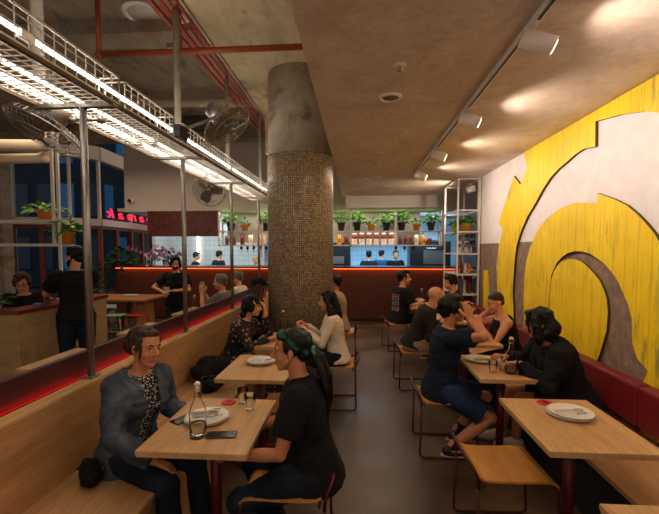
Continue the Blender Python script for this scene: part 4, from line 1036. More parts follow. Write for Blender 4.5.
MB().tube([(0, .03, 0), (0, -.03, 0)], .06, 16).build('mount', M_WHITE, t); MB().ball((-.03, -.05, 0), .045).build('lens', M_BLACK, t)
# ================================================================ PEOPLE
from mathutils.bvhtree import BVHTree
class BB(MB):
    def limb(s, pts, rads, seg=14, ends=(True, True)):
        s.tube(pts, list(rads), seg)
        for i, (p, r) in enumerate(zip(pts, rads)):
            if (i == 0 and not ends[0]) or (i == len(pts) - 1 and not ends[1]): continue
            s.ball(p, r * .995, sub=2)
        return s
    def loft(s, secs, seg=24):
        """secs: (centre, u, v, ru, rv)"""
        rings = []
        for c, u, v, ru, rv in secs:
            ring = []
            for k in range(seg):
                a = 2 * PI * k / seg; ca, sa = math.cos(a), math.sin(a)
                ca = math.copysign(abs(ca) ** .85, ca); sa = math.copysign(abs(sa) ** .85, sa)
                ring.append(s.bm.verts.new(V(c) + V(u) * ru * ca + V(v) * rv * sa))
            rings.append(ring)
        for a, b in zip(rings, rings[1:]):
            for k in range(seg): s.bm.faces.new((a[k], a[(k + 1) % seg], b[(k + 1) % seg], b[k]))
        s.bm.faces.new(rings[0][::-1]); s.bm.faces.new(rings[-1]); return s
def vox(mb, voxel, smooth=3, na=0., ns=8., seed=0, streak=0):
    me = mb.mesh('tmp'); o = bpy.data.objects.new('tmp', me); COL.objects.link(o)
    m = o.modifiers.new('r', 'REMESH'); m.mode = 'VOXEL'; m.voxel_size = voxel; m.adaptivity = 0
    if smooth:
        m = o.modifiers.new('s', 'SMOOTH'); m.factor = .5; m.iterations = smooth
    dg = bpy.context.evaluated_depsgraph_get(); dg.update()
    out = bpy.data.meshes.new_from_object(o.evaluated_get(dg))
    bpy.data.objects.remove(o); bpy.data.meshes.remove(me)
    if na:
        nm = [v.normal.copy() for v in out.vertices]
        for v, n in zip(out.vertices, nm):
            p = v.co * ns + V((seed, seed * 2.3, 0))
            q = noise.noise(p) * .6 + noise.noise(V((p.x * 2.1, p.y * 2.1, p.z * 3.2))) * .4
            if streak: q += noise.noise(V((v.co.x * streak, v.co.y * streak, v.co.z * 9 + seed))) * .9
            v.co += n * q * na
    for p in out.polygons: p.use_smooth = True
    return out
def join(name, parts):
    """parts: (mesh, material, matrix)"""
    bm = bmesh.new(); me = bpy.data.meshes.new(name)
    for i, (m, mat, M) in enumerate(parts):
        k = len(bm.faces); v0 = len(bm.verts)
        bm.from_mesh(m); bm.verts.ensure_lookup_table(); bm.faces.ensure_lookup_table()
        if M is not None:
            for v in bm.verts[v0:]: v.co = M @ v.co
        for f in bm.faces[k:]: f.material_index = i; f.smooth = True
        me.materials.append(mat)
    bm.to_mesh(me); bm.free(); return me
SKIN_L = m_skin('skin_fair', '#d89c78'); SKIN_M = m_skin('skin_tan', '#c48660'); SKIN_D = m_skin('skin_brown', '#a06a48')
M_EYEW = simple('eye_white', '#9c8e82', .5); M_EYED = simple('eye_dark', '#1c100a', .2); M_LIP = simple('lip', '#a8584c', .45)
H_BLACK = m_hair('black_hair', '#060504', '#100b08'); H_BROWN = m_hair('brown_hair', '#2a180c', '#5c3c22'); H_GREY = m_hair('grey_hair', '#4a4640', '#8a847a')
HEAD_CACHE = {}
def head_mesh(voxel, fem, beard):
    key = (voxel, fem)
    if key in HEAD_CACHE: return HEAD_CACHE[key]
    b = BB()
    b.ball((-.012, 0, .03), (.094, .074, .088), sub=3); b.ball((.025, 0, -.025), (.064, .060, .085), sub=3)
    b.ball((.03, 0, -.072), (.046, .046, .036)); b.ball((.066, 0, -.095), (.018, .02, .016)); b.ball((-.02, 0, -.04), (.06, .055, .05))
    for s in (-1, 1):
        b.ball((.052, s * .034, -.032), (.03, .024, .026)); b.limb([(.078, s * .014, .024), (.07, s * .042, .022)], [.011, .009], 8)
        b.limb([(.02, s * .052, -.05), (.055, s * .02, -.09)], [.018, .014], 8)
        b.ball((-.006, s * .075, -.004), (.017, .009, .03)); b.ball((.0, s * .078, -.03), (.008, .006, .01))
        b.ball((.096, s * .012, -.03), (.010, .009, .008))
    b.limb([(.083, 0, .014), (.098, 0, -.006), (.108, 0, -.024)], [.007, .009, .0115], 8)
    b.ball((.083, 0, -.058), (.012, .024, .007)); b.ball((.080, 0, -.070), (.012, .019, .008))
    HEAD_CACHE[key] = vox(b, voxel, 2); return HEAD_CACHE[key]
def hand(b, w, d, n, side, curl=.5, s=1., spread=.1):
    d = V(d).normalized(); n = (V(n) - d * V(n).dot(d)).normalized(); a = d.cross(n) * (1 if side < 0 else -1)   # towards thumb
    w = V(w)
    for k, (o, L, r) in enumerate(((.030, .9, .0098), (.010, 1., .0100), (-.010, .94, .0095), (-.029, .76, .0085))):
        kn = w + d * (.088 if k < 3 else .08) * s + a * o * s
        b.limb([w + a * o * .5 * s, kn], [.015 * s, .0125 * s], 8)
        p = kn; ang = 0
        for L_, c in ((.042, .7), (.027, 1.), (.021, .7)):
            ang += curl * c
            q = p + (d * math.cos(ang) + n * math.sin(ang) + a * o * spread * 8 * (.3)) .normalized() * L_ * L * s
            b.limb([p, q], [r * s, r * .9 * s], 8); p = q
    p0 = w + d * .018 * s + a * .018 * s; p1 = p0 + (d * .6 + a * .75 + n * .2).normalized() * .042 * s
    p2 = p1 + (d * .85 + a * .35 + n * .45 * (curl + .2)).normalized() * .034 * s; p3 = p2 + (d * .9 + n * .6 * (curl + .2)).normalized() * .026 * s
    b.limb([p0, p1, p2, p3], [.0165 * s, .013 * s, .0115 * s, .0095 * s], 8)
def ik(a, t, L1, L2, hint):
    a = V(a); t = V(t); d = t - a; D = min(d.length, (L1 + L2) * .995)
    dn = d.normalized(); t = a + dn * D
    c = (L1 * L1 + D * D - L2 * L2) / (2 * L1 * D); c = max(-1, min(1, c)); h = V(hint); h = (h - dn * h.dot(dn))
    if h.length < 1e-4: h = V((0, 0, -1))
    return a + dn * L1 * c + h.normalized() * L1 * math.sqrt(1 - c * c), t
def hair(style, HM, mat, par, voxel, seed):
    b = BB(); na, ns = .004, 16
    if style != 'buzz' and style != 'bald':
        b.ball((-.03, 0, .046), (.098, .082, .084), sub=3); b.ball((-.062, 0, -.012), (.052, .062, .06))
        for s in (-1, 1): b.ball((-.02, s * .06, .02), (.05, .024, .045))
    if style == 'buzz':
        b.ball((-.0165, 0, .040), (.0945, .0755, .0845), sub=3); b.ball((-.055, 0, .0), (.054, .064, .06)); na = .001
    elif style == 'short':
        b.ball((.0, 0, .095), (.07, .066, .035)); b.ball((.04, 0, .088), (.035, .055, .026))
        for s in (-1, 1): b.ball((.018, s * .066, .035), (.02, .012, .04))
    elif style == 'quiff':
        b.ball((.01, 0, .105), (.07, .066, .035)); b.ball((.055, 0, .095), (.032, .055, .028)); b.ball((.07, .02, .075), (.02, .04, .02)); na = .01
        for s in (-1, 1): b.ball((.018, s * .066, .03), (.02, .013, .05))
    elif style == 'messy':
        b.ball((.0, 0, .10), (.08, .076, .04)); b.ball((.055, .02, .085), (.035, .055, .03)); b.ball((-.07, 0, .0), (.05, .07, .07)); na = .005; ns = 10
        for s in (-1, 1): b.ball((.0, s * .07, .02), (.045, .022, .06))
    elif style == 'bun':
        b.ball((.03, 0, .088), (.045, .06, .028)); b.ball((-.125, 0, -.01), (.058, .06, .058), sub=3); b.ball((-.05, 0, .06), (.09, .086, .072)); b.ball((-.10, .01, -.04), (.03, .035, .03)); na = .006
        for s in (-1, 1): b.limb([(.03, s * .064, .05), (.01, s * .072, .0), (-.04, s * .064, -.03)], [.016, .014, .014], 8)
        b.limb([(.035, -.066, .03), (.04, -.066, -.04), (.035, -.06, -.085)], [.008, .005, .002], 6)
    elif style == 'bob':
        b.ball((.02, 0, .09), (.055, .07, .03)); na = .014; ns = 14
        for s in (-1, 1): b.limb([(.0, s * .066, .05), (-.005, s * .084, -.02), (.0, s * .088, -.10), (.012, s * .07, -.15)], [.035, .036, .034, .018], 10)
        b.limb([(-.07, 0, .02), (-.095, 0, -.06), (-.085, 0, -.14)], [.06, .062, .035], 12); b.ball((-.05, 0, -.08), (.06, .085, .07))
        b.limb([(.045, -.045, .075), (.068, -.06, .02), (.06, -.07, -.06)], [.02, .016, .01], 8)
        b.limb([(.045, .045, .075), (.068, .06, .02), (.06, .07, -.06)], [.02, .016, .01], 8)
    elif style == 'long':
        b.ball((.02, 0, .09), (.055, .068, .03)); na = .008; ns = 18
        for s in (-1, 1): b.limb([(.01, s * .062, .05), (-.02, s * .08, -.03), (-.03, s * .085, -.14), (-.02, s * .08, -.25), (.0, s * .07, -.30)], [.028, .028, .032, .028, .01], 10)
        b.limb([(-.07, 0, .02), (-.10, 0, -.08), (-.11, 0, -.2), (-.10, 0, -.3)], [.06, .055, .05, .02], 12); b.ball((-.07, 0, -.15), (.045, .09, .12))
    elif style == 'curly':
        b.ball((.0, 0, .10), (.075, .08, .045)); na = .012; ns = 18
        b.ball((-.07, 0, -.02), (.06, .085, .09)); b.ball((-.08, 0, -.10), (.05, .07, .06))
        b.limb([(.05, 0, .09), (.065, -.04, .05)], [.03, .02], 8)
        for s in (-1, 1): b.ball((.0, s * .072, .0), (.045, .03, .07))
    elif style == 'ponytail':
        b.ball((.025, 0, .088), (.05, .062, .03)); na = .005
        for s in (-1, 1): b.ball((.015, s * .066, .03), (.02, .012, .04))
        b.ball((-.115, 0, -.015), (.03, .028, .028))
        b.limb([(-.12, 0, -.01), (-.165, 0, -.05), (-.19, .0, -.16), (-.185, 0, -.29), (-.165, 0, -.40), (-.15, 0, -.47)], [.02, .030, .034, .030, .02, .006], 12)
        for k_ in range(5):
            o_ = (k_ - 2) * .014; b.limb([(-.13, o_ * .5, -.02), (-.17 + abs(o_) * .5, o_ * 1.3, -.10), (-.185, o_ * 1.9, -.22), (-.17 - o_ * .4, o_ * 1.5, -.34), (-.15 - o_ * .6, o_ * 1.2, -.43 - .02 * (k_ % 3))], [.012, .018, .018, .013, .004], 8)
    elif style == 'cap_over':
        pass
    if style != 'bald':
        me = vox(b, voxel, 1, na, ns, seed, 0 if style == 'buzz' else (30 if style == 'bob' else 48))
        for v in me.vertices: v.co = HM @ v.co
        me.materials.append(mat); return link('hair', me, par)
    return None
CN = [0]
def person(name, pos, face, label, seat=.45, lean=8, head=(0, 0, 0), scale=1., fem=False, skin=SKIN_M, L=None, R_=None, hL=None, hR=None, pL=(0, 0, -1), pR=(0, 0, -1), cL=.5, cR=.5, dL=None, dR=None,
           feet=((.42, .12), (.42, -.12)), footz=.085, hairs=('short', H_BLACK), top=None, bottom=None, shoes=None, det=1, twist=0, group=None, headfwd=.02, knee=((.6, .1, 1), (.6, -.1, 1)), sock=None, footdir=(1, 0, 0), hs=1.):
    CN[0] += 1; seed = CN[0] * 3.7
    vb = {0: .014, 1: .011, 2: .008}[det]; vh = {0: .0075, 1: .005, 2: .004}[det]; vf = {0: .006, 1: .0045, 2: .0035}[det]
    t = thing(name, (pos[0], pos[1], 0), label, 'person', R(face), group)
    Wi = t.matrix_basis.inverted() if False else (Matrix.Translation((pos[0], pos[1], 0)) @ Matrix.Rotation(R(face), 4, 'Z')).inverted()
    k = scale; hz = (seat + .095) if seat else .93 * k
    fw = .92 if fem else 1.
    # spine
    def spine(u):
        p = V((0, 0, hz)); a = R(lean) * .5; n = 12
        for i in range(n):
            a = R(lean) * (.55 + .6 * (i / n)) if seat else R(lean)
            p += V((math.sin(a), 0, math.cos(a))) * u * k / n
        return p, V((math.sin(a), 0, math.cos(a)))
    tw = Matrix.Rotation(R(twist), 3, 'Z')
    def secs(lst, c=0., wide=1.):
        out = []
        for u, rd, rw in lst:
            a = R(lean) * (.55 + .6 * max(0, min(1, u / .5))) if seat else R(lean)
            p, _ = spine(u); f_ = max(0, min(1, u / .4))
            M = Matrix.Rotation(R(twist) * f_, 3, 'Z')
            out.append((p, M @ V((math.cos(a), 0, -math.sin(a))), M @ V((0, 1, 0)), (rd * k + c) * 1., (rw * k * fw * wide + c)))
        return out
    TS = [(-.09, .09, .125), (-.03, .115, .165 / fw * 1.0), (.06, .108, .155), (.16, .092, .13), (.26, .104, .145), (.35, .112, .163), (.42, .100, .168), (.465, .078, .13), (.495, .058, .075)]
    nb, nd = spine(.49); sh, _ = spine(.43)
    Mt = Matrix.Rotation(R(twist), 3, 'Z')
    S = {1: sh + Mt @ V((0, .165 * k * fw, 0)), -1: sh + Mt @ V((0, -.165 * k * fw, 0))}
    hc = nb + nd * .105 * k + V((headfwd, 0, .055 * k))
    HM = Matrix.Translation(hc) @ Matrix.Rotation(R(head[0]), 4, 'Z') @ Matrix.Rotation(R(head[1]), 4, 'Y') @ Matrix.Rotation(R(head[2]), 4, 'X') @ Matrix.Scale(k * hs * (0.97 if fem else 1.), 4)
    U, Fa = .28 * k, .25 * k; TH, SHN = .425 * k, .40 * k
    arm = {}
    for s, Wt, hn in ((1, L, hL), (-1, R_, hR)):
        if Wt is None: Wt = (.28, s * .12, .60) if seat else (.05, s * .27, hz - .10)
        elif Wt[0] == 'w': Wt = Wi @ V(Wt[1:])
        if hn is None: hn = (-.5, s * .6, -1)
        el, wr = ik(S[s], Wt, U, Fa, hn); arm[s] = (el, wr)
    leg = {}
    for s, ft, kn in ((1, feet[0], knee[0]), (-1, feet[1], knee[1])):
        hip = V((0.0, s * .088 * k, hz - .01)); an_ = V((ft[0], ft[1], ft[2] if len(ft) > 2 else footz))
        if not seat: kn = (1, 0, 0)
        el, a_ = ik(hip, an_, TH, SHN, kn); leg[s] = (hip, el, a_)
    # --- body
    b = BB(); b.loft(secs(TS), 20)
    if fem: 
        for s in (-1, 1): p, _ = spine(.31); b.ball(p + Mt @ V((.085 * k, s * .07 * k, 0)), .055 * k)
    b.limb([nb - nd * .03, nb + nd * .03, hc + HM.to_3x3() @ V((-.018, 0, -.045))], [.062 * k * fw, .052 * k * fw, .055 * k * fw])
    for s in (-1, 1):
        el, wr = arm[s]; q = .9 if fem else 1.
        b.limb([S[s], S[s].lerp(el, .5), el, el.lerp(wr, .35), wr], [.056 * k * q, .046 * k * q, .038 * k * q, .037 * k * q, .025 * k * q])
        hp, kn, an_ = leg[s]
        b.limb([hp, hp.lerp(kn, .5), kn, kn.lerp(an_, .35), an_], [.088 * k, .073 * k, .054 * k, .054 * k, .036 * k])
        fd = V(footdir).normalized(); b.limb([an_ + V((0, 0, -.02)), an_ + fd * .10 + V((0, 0, -.055)), an_ + fd * .15 + V((0, 0, -.06))], [.035, .03, .022])
    body = vox(b, vb, 4)
    hb = BB()
    for s, pn, cu_, dd in ((1, pL, cL, dL), (-1, pR, cR, dR)):
        el, wr = arm[s]; d_ = (wr - el).normalized() if dd is None else (Wi.to_3x3() @ V(dd)).normalized()
        pn_ = Wi.to_3x3() @ V(pn) if True else V(pn)
        if abs(pn_.normalized().dot(d_)) > .97: pn_ = V((0, -s, 0))
        hb.limb([wr - (wr - el).normalized() * .02, wr], [.026, .024], 8); hand(hb, wr + d_ * .012, d_, pn_, s, cu_, k * (.92 if fem else 1.))
    hands = vox(hb, vf, 1)
    ey = BB(); pu = BB(); lp = BB(); br = BB()
    for s in (-1, 1):
        ey.ball((.0675, s * .031, .004), (.0125, .0135, .006)); pu.ball((.0755, s * .031, .004), (.0062, .0075, .0055)); br.tube([(.088, s * .014, .027), (.086, s * .03, .031), (.074, s * .046, .026)], [.003, .0035, .002], 6)
    lp.ball((.0885, 0, -.059), (.0075, .020, .0042)); lp.ball((.0865, 0, -.068), (.0075, .017, .0048))
    parts = [(body, skin, None), (head_mesh(vh, fem, 0), skin, HM), (hands, skin, None), (ey.mesh('e'), M_EYEW, HM), (pu.mesh('p'), M_EYED, HM), (lp.mesh('l'), M_LIP, HM), (br.mesh('b'), hairs[1] if hairs[1] else M_EYED, HM)]
    me = join('body', parts); link('body', me, t)
    if hairs[0]: hair(hairs[0], HM, hairs[1], t, vh * 1.1, seed)
    # --- clothes
    def mk(nm, b, mat, na=.006, ns=9, sm=3, parent=t, cut=None, label=None, vx=None):
        me = vox(b, vx or vb * .95, sm, na, ns, seed)
        if cut:
            bm = bmesh.new(); bm.from_mesh(me); bmesh.ops.delete(bm, geom=[f for f in bm.faces if cut(f.calc_center_median())], context='FACES'); bm.to_mesh(me); bm.free()
        me.materials.append(mat); return link(nm, me, parent, label=label)
    out = {}
    tp = top or {}
    def topmesh(kind, c, hem=-.07, wide=1., collar=True, arms=True, cut=None):
        b = BB(); sec = [(hem, .118, .168 / fw)] + [x for x in TS if x[0] > hem + .02]
        if kind == 'tank': sec = [x for x in sec if x[0] < .38] + [(.40, .108, .148), (.44, .098, .125), (.475, .074, .098)]
        elif not collar: sec = sec[:-1]
        sl = secs(sec, c, wide); sl = [(q_[0], q_[1], q_[2], q_[3] + (.012 if sec[i_][0] < .03 else 0), q_[4] + (.012 if sec[i_][0] < .03 else 0)) for i_, q_ in enumerate(sl)]; b.loft(sl, 24)
        if fem:
            for s in (-1, 1): p, _ = spine(.31); b.ball(p + Mt @ V((.085 * k, s * .07 * k, 0)), .055 * k + c)
        if kind != 'tank' and arms:
            for s in (-1, 1):
                el, wr = arm[s]; q = .9 if fem else 1.
                if kind == 'tee': b.limb([S[s], S[s].lerp(el, .68)], [.060 * k * q + c, .053 * k * q + c * 1.3], ends=(True, False))
                else: b.limb([S[s], S[s].lerp(el, .5), el, el.lerp(wr, .45), el.lerp(wr, .95)], [.058 * k * q + c, .05 * k * q + c, .043 * k * q + c, .038 * k * q + c, .029 * k * q + c * .8], ends=(True, False))
        return b
    if tp:
        c = tp.get('c', .012)
        if tp.get('inner'):
            out['inner'] = mk('blouse', topmesh('tee', .012), tp['inner'], .004)
            cx = tp.get('open', .05)
            def cut(p):
                sp_, _ = spine(max(0, (p.z - hz)) / k)
                return p.x > sp_.x + .03 and abs(p.y - math.sin(R(twist)) * .1) < cx + .10 * max(0, (p.z - hz - .28)) and abs(p.y) < .1
            out['top'] = mk(tp.get('name', 'jacket'), topmesh(tp['kind'], c, tp.get('hem', -.07), tp.get('wide', 1.)), tp['mat'], tp.get('na', .01), tp.get('ns', 9), cut=cut)
        else:
            out['top'] = mk(tp.get('name', 'shirt'), topmesh(tp['kind'], c, tp.get('hem', -.07), tp.get('wide', 1.)), tp['mat'], tp.get('na', .007), tp.get('ns', 10))
    bt = bottom or {}
    if bt:
        c = bt.get('c', .012); b = BB()
        b.loft(secs([(-.10, .095, .13), (-.03, .115, .165 / fw), (.05, .100, .150)], min(c, .008)), 24)
        for s in (-1, 1):
            hp, kn, an_ = leg[s]
            if bt['kind'] == 'shorts': b.limb([hp, hp.lerp(kn, .5), hp.lerp(kn, bt.get('len', .86))], [.09 * k + c, .08 * k + c, .068 * k + c * 1.4], ends=(True, False))
            else: b.limb([hp, hp.lerp(kn, .5), kn, kn.lerp(an_, .4), kn.lerp(an_, .97)], [.09 * k + c, .076 * k + c, .058 * k + c, .056 * k + c, .045 * k + c], ends=(True, False))
        out['bottom'] = mk(bt.get('name', 'trousers'), b, bt['mat'], .007, 10)
    sm_ = shoes or M_SHOEB
    for s in (-1, 1):
        hp, kn, an_ = leg[s]; fd = V(footdir).normalized(); b = BB(); dn = (an_ - kn).normalized()
        b.limb([an_ + fd * -.03 + V((0, 0, -.035)), an_ + fd * .03 + V((0, 0, -.035)), an_ + fd * .10 + V((0, 0, -.045)), an_ + fd * .155 + V((0, 0, -.052))], [.042, .045, .038, .03])
        b.limb([an_ + V((0, 0, -.01)), an_ + V((0, 0, -.05))], [.043, .045])
        sh_ = mk('shoe', b, sm_, 0, 1, 1, vx=.007)
        so = BB(); m_ = an_.z - .085
        q = an_ + fd * .055; an2 = math.atan2(fd.y, fd.x); M = Matrix.Translation((q.x, q.y, m_)) @ Matrix.Rotation(an2, 4, 'Z')
        so.lathe([(1, .0), (1.03, .012), (1, .024)], seg=24); 
        for v in so.bm.verts: v.co = M @ V((v.co.x * .135, v.co.y * .047, v.co.z))
        so.build('sole', M_SOLE, sh_)
        if sock: 
            b2 = BB().limb([an_ + V((0, 0, -.02)), an_ + (kn - an_).normalized() * .09], [.042, .044], ends=(True, False)); mk('sock', b2, sock, 0, vx=.008)
    out.update(t=t, HM=HM, hc=hc, arm=arm, leg=leg, S=S, spine=spine, mk=mk, Wi=Wi, nb=nb, nd=nd, hz=hz, k=k, secs=secs, vb=vb)
    return out
M_SHOEB = simple('black_shoe', '#18161a', .5); M_SHOEW = simple('white_shoe', '#c8beb0', .6); M_SOLE = simple('pale_sole', '#a8a098', .6)
C_BLACK = m_cloth('black_cotton', '#141416', .3); C_NAVY = m_cloth('navy_cotton', '#161d30', .3); C_CHAR = m_cloth('dark_brown_grey_cotton', '#2a2622', .3)
C_FLOR = m_spots('floral_fabric', '#101014', ['#b07868', '#101014', '#a89080', '#c0a090', '#804038'], 26, .32)
C_DOT = m_spots('white_dot_fabric', '#101010', ['#e0dcd4'], 95, .36)
C_DENIM = m_denim('faded_blue_denim', '#323a46', '#47515f', '#6c7886'); C_JEAN = m_denim('dark_indigo_denim', '#141c2a', '#1c2636', '#28344a'); C_SHORT = m_denim('mid_blue_denim', '#1c2a42', '#26385a', '#36486a')
C_WHITE = m_cloth('cream_blouse_cloth', '#d8ccb8', .08); C_BEIGE = m_cloth('khaki_cloth', '#a08868', .1); C_GREY = m_cloth('grey_knit', '#6c665e', .15)
def belt(P, mat, u=.055): pass
def accessory_ring(P, name, z0, r, mat): pass

# P7 denim jacket woman, left front
p = person('person', (-1.33, 2.20), -12, 'person in faded denim jacket over dotted top, smiling, on the left bench', lean=14, head=(-14, 4, -6), scale=.94, hs=1.02, fem=True, skin=SKIN_M, det=2, twist=-14,
           L=('w', -1.02, 2.32, .66), R_=('w', -1.06, 1.98, .585), hL=(-.5, .7, -1), hR=(-.8, -.7, -.8), cL=.6, cR=.5, dR=(.8, .3, -.5), feet=((.45, .06, .085), (.40, -.16, .085)), hairs=('bun', m_hair('highlighted_brown_hair', '#1a0f08', '#4e3420')),
           top=dict(kind='long', mat=C_DENIM, inner=C_DOT, c=.030, name='denim_jacket', wide=1.0, na=.020, ns=10, hem=-.11, open=.035), bottom=dict(kind='pants', mat=C_JEAN), shoes=M_SHOEB)
b = BB()
sp, nd = p['spine'](.49)
for s in (-1, 1):
    b.limb([sp + V((-.085, s * .03, .015)), sp + V((-.05, s * .09, .01)), sp + V((.03, s * .10, -.02)), sp + V((.085, s * .075, -.07))], [.014, .017, .018, .012], 8)
p['mk']('collar', b, C_DENIM, .004, sm=1, vx=.007)
b = MB()
for s in (-1, 1):
    for z in (.30, .24, .18): q, _ = p['spine'](z); b.ball(q + V((.136, s * .05, 0)), .006, sub=1)
b.build('button', M_STEEL, p['t'])
b = MB()
for u in (.37,):
    q, _ = p['spine'](u)
    b.box(-.008, .004, -.045, .045, -.012, .012, Matrix.Translation(q + V((.125, -.105, -.02))) @ Matrix.Rotation(R(-30), 4, 'Z') @ Matrix.Rotation(R(14), 4, 'Y'), bev=.003)
b.build('pocket_flap', C_DENIM, p['t'])
# P8 ponytail person
p = person('person', (-.22, 2.10), 180, 'person in black polo shirt and jeans with long ponytail and teal hair streaks', lean=13, head=(4, 4, 0), skin=SKIN_M, det=2, scale=.96,
           L=('w', -.60, 1.93, .66), R_=('w', -.60, 2.22, .68), hL=(-.7, .6, -1), hR=(-.7, -.6, -1), cL=.9, cR=.9, dL=(-.9, .5, 0), feet=((.16, .10), (.24, -.16)), knee=((1, .15, .8), (1, -.1, .8)),
           hairs=('ponytail', H_BLACK), top=dict(kind='tee', mat=C_BLACK, c=.020, na=.012, hem=-.10), bottom=dict(kind='pants', mat=C_JEAN, c=.016), shoes=M_SHOEB)
M_TEAL = m_hair('teal_hair', '#083e38', '#14645a'); HM = p['HM']; hb = [x for x in p['t'].children if x.name.startswith('hair')][0]
def hairband(pts, r, mat, nm, par, HM, flat=.5):
    b = MB(); b.tube([HM @ V(q) for q in pts], r, 8, flat=flat); return b.build(nm, mat, par)
def dye(hb, HM, lines, mat):
    me = hb.data; me.materials.append(mat); segs = [[HM @ V(q) for q in L] for L, w in lines]; ws = [w for L, w in lines]
    for f in me.polygons:
        c = f.center
        for L, w in zip(segs, ws):
            for p0, p1 in zip(L, L[1:]):
                d = p1 - p0; u = max(0, min(1, (c - p0).dot(d) / d.length_squared))
                if (p0 + d * u - c).length < w: f.material_index = 1
dl = []
for s in (-1, 1):
    dl.append(([(.05, s * .05, .10), (.01, s * .08, .088), (-.02, s * .09, .048), (-.06, s * .088, .012), (-.10, s * .05, -.008)], .014))
    dl.append(([(.05, s * .02, .112), (.0, s * .03, .138), (-.06, s * .04, .125), (-.11, s * .04, .06)], .009))
dye(hb, HM, dl, M_TEAL)
b = MB(); b.tube([HM @ V((-.128 + .006 * math.sin(k), .026 * math.cos(k * PI / 6), -.016 + .026 * math.sin(k * PI / 6))) for k in range(12)], .008, 8, closed=True); b.build('hair_tie', simple('teal_tie', '#5c8c98', .7), hb)
sp, nd = p['spine'](.495); b = BB()
for s in (-1, 1): b.limb([sp + V((-.07, s * .01, .012)), sp + V((-.04, s * .06, .012)), sp + V((.03, s * .055, -.005)), sp + V((.07, s * .015, -.04))], [.012, .014, .014, .01], 8)
p['mk']('collar', b, C_BLACK, .002, sm=1, vx=.007)
# P9 floral dress
p = person('person', (-1.32, 4.08), 0, 'person in black floral dress resting face on hand, left bench', lean=26, head=(4, 6, 0), scale=.93, fem=True, skin=SKIN_L, L=('w', -.97, 4.14, 1.00), R_=('w', -.90, 3.98, .78), hL=(.3, .4, -1), hR=(-.2, -.8, -.5), dL=(0, 0, 1), pL=(-1, 0, 0), cL=.5,
           hairs=('curly', H_BLACK), top=dict(kind='long', mat=C_FLOR, c=.018, name='dress', na=.012), bottom=dict(kind='pants', mat=C_FLOR, c=.02, name='skirt'))
# P10 white blouse
p = person('person', (-.20, 4.32), 180, 'person with long black hair in white blouse facing left at the column', lean=12, head=(-8, 8, 0), fem=True, skin=SKIN_L, scale=.92, L=('w', -.53, 4.20, .83), R_=('w', -.55, 4.34, .86), hL=(-.5, .6, -1), cL=.8, cR=.8,
           hairs=('long', H_BLACK), top=dict(kind='long', mat=C_WHITE, c=.014, na=.010, name='blouse'), bottom=dict(kind='pants', mat=C_BLACK))
# P11 behind column, beige jacket
p = person('person', (-.26, 6.05), 180, 'person behind the column with a beige jacket, facing left', lean=8, head=(0, 5, 0), det=0, hairs=('short', H_BLACK), top=dict(kind='long', mat=C_BEIGE, c=.03, name='jacket', na=.015), bottom=dict(kind='pants', mat=C_BLACK))
# P12 behind floral, cap
p = person('person', (-1.36, 5.05), 0, 'person in a dark cap behind the person in floral dress', lean=10, head=(0, 5, 0), det=0, hairs=('bob', H_BROWN), top=dict(kind='long', mat=C_BLACK, c=.02), bottom=dict(kind='pants', mat=C_BLACK))
HM = p['HM']; b = BB(); b.ball((-.02, 0, .075), (.108, .092, .075)); b.ball((.09, 0, .07), (.06, .06, .01))
me = vox(b, .007, 1)
for v in me.vertices: v.co = HM @ v.co
me.materials.append(C_BLACK); link('cap', me, p['t'])
# P1 navy tee drinking
mo = None
p = person('person', (.71, 3.42), 0, 'person in navy t-shirt and denim shorts drinking, in the middle of the room', lean=9, head=(4, -4, 0), skin=SKIN_M, det=2, scale=1.0, seat=.45,
           L=('w', .97, 3.49, 1.13), R_=('w', .92, 3.30, 1.12), hL=(.3, .7, -1), hR=(.1, -1.3, -.6), dL=(-.2, -.3, .9), dR=(-.1, .3, .9), pL=(-.3, -1, 0), pR=(-.3, 1, 0), cL=.6, cR=.55,
           feet=((.14, .02, .13), (.06, -.17, .085)), knee=((1, .1, .6), (1, -.1, .6)), hairs=('messy', H_BLACK), top=dict(kind='tee', mat=C_NAVY, c=.020, na=.013, hem=-.10), bottom=dict(kind='shorts', mat=C_SHORT, c=.020, name='denim_shorts', len=.84), shoes=M_SHOEB, sock=simple('dark_sock', '#181818', .9))
for sh_ in [x for x in p['t'].children if x.name.startswith('shoe')]:
    bb_ = [V(c) for c in sh_.bound_box]; x0 = min(c.x for c in bb_); y0 = min(c.y for c in bb_); y1 = max(c.y for c in bb_)
    mb = MB()
    for y in (y0 + .003, y1 - .003):
        for a_, c_ in (((x0 + .07, .05), (x0 + .13, .075)), ((x0 + .09, .045), (x0 + .15, .07)), ((x0 + .06, .07), (x0 + .16, .055))): mb.tube([(a_[0], y, a_[1]), (c_[0], y * .97 + (y0 + y1) / 2 * .03, c_[1])], .003, 6)
    mb.build('stripe', M_SHOEW, sh_)
MB().lathe([(0, 0), (.026, 0), (.032, .09), (.030, .09), (.0245, .006), (0, .005)], seg=24, M=Matrix.Rotation(R(-50), 4, 'Y')).build('tumbler', M_GLASS, None, (.975, 3.395, 1.18), label='water glass held to the lips of the person in navy t-shirt', cat='glass')
# P2 bald
p = person('person', (.70, 4.98), 0, 'bald person in dark shirt leaning over the table behind the navy t-shirt', lean=30, head=(0, 6, 0), scale=.98, skin=SKIN_L, L=('w', 1.02, 5.08, .80), R_=('w', 1.02, 4.86, .80), hairs=(None, H_BROWN),
           top=dict(kind='long', mat=C_CHAR, c=.022, na=.012, hem=-.05), bottom=dict(kind='pants', mat=C_BEIGE, c=.02))
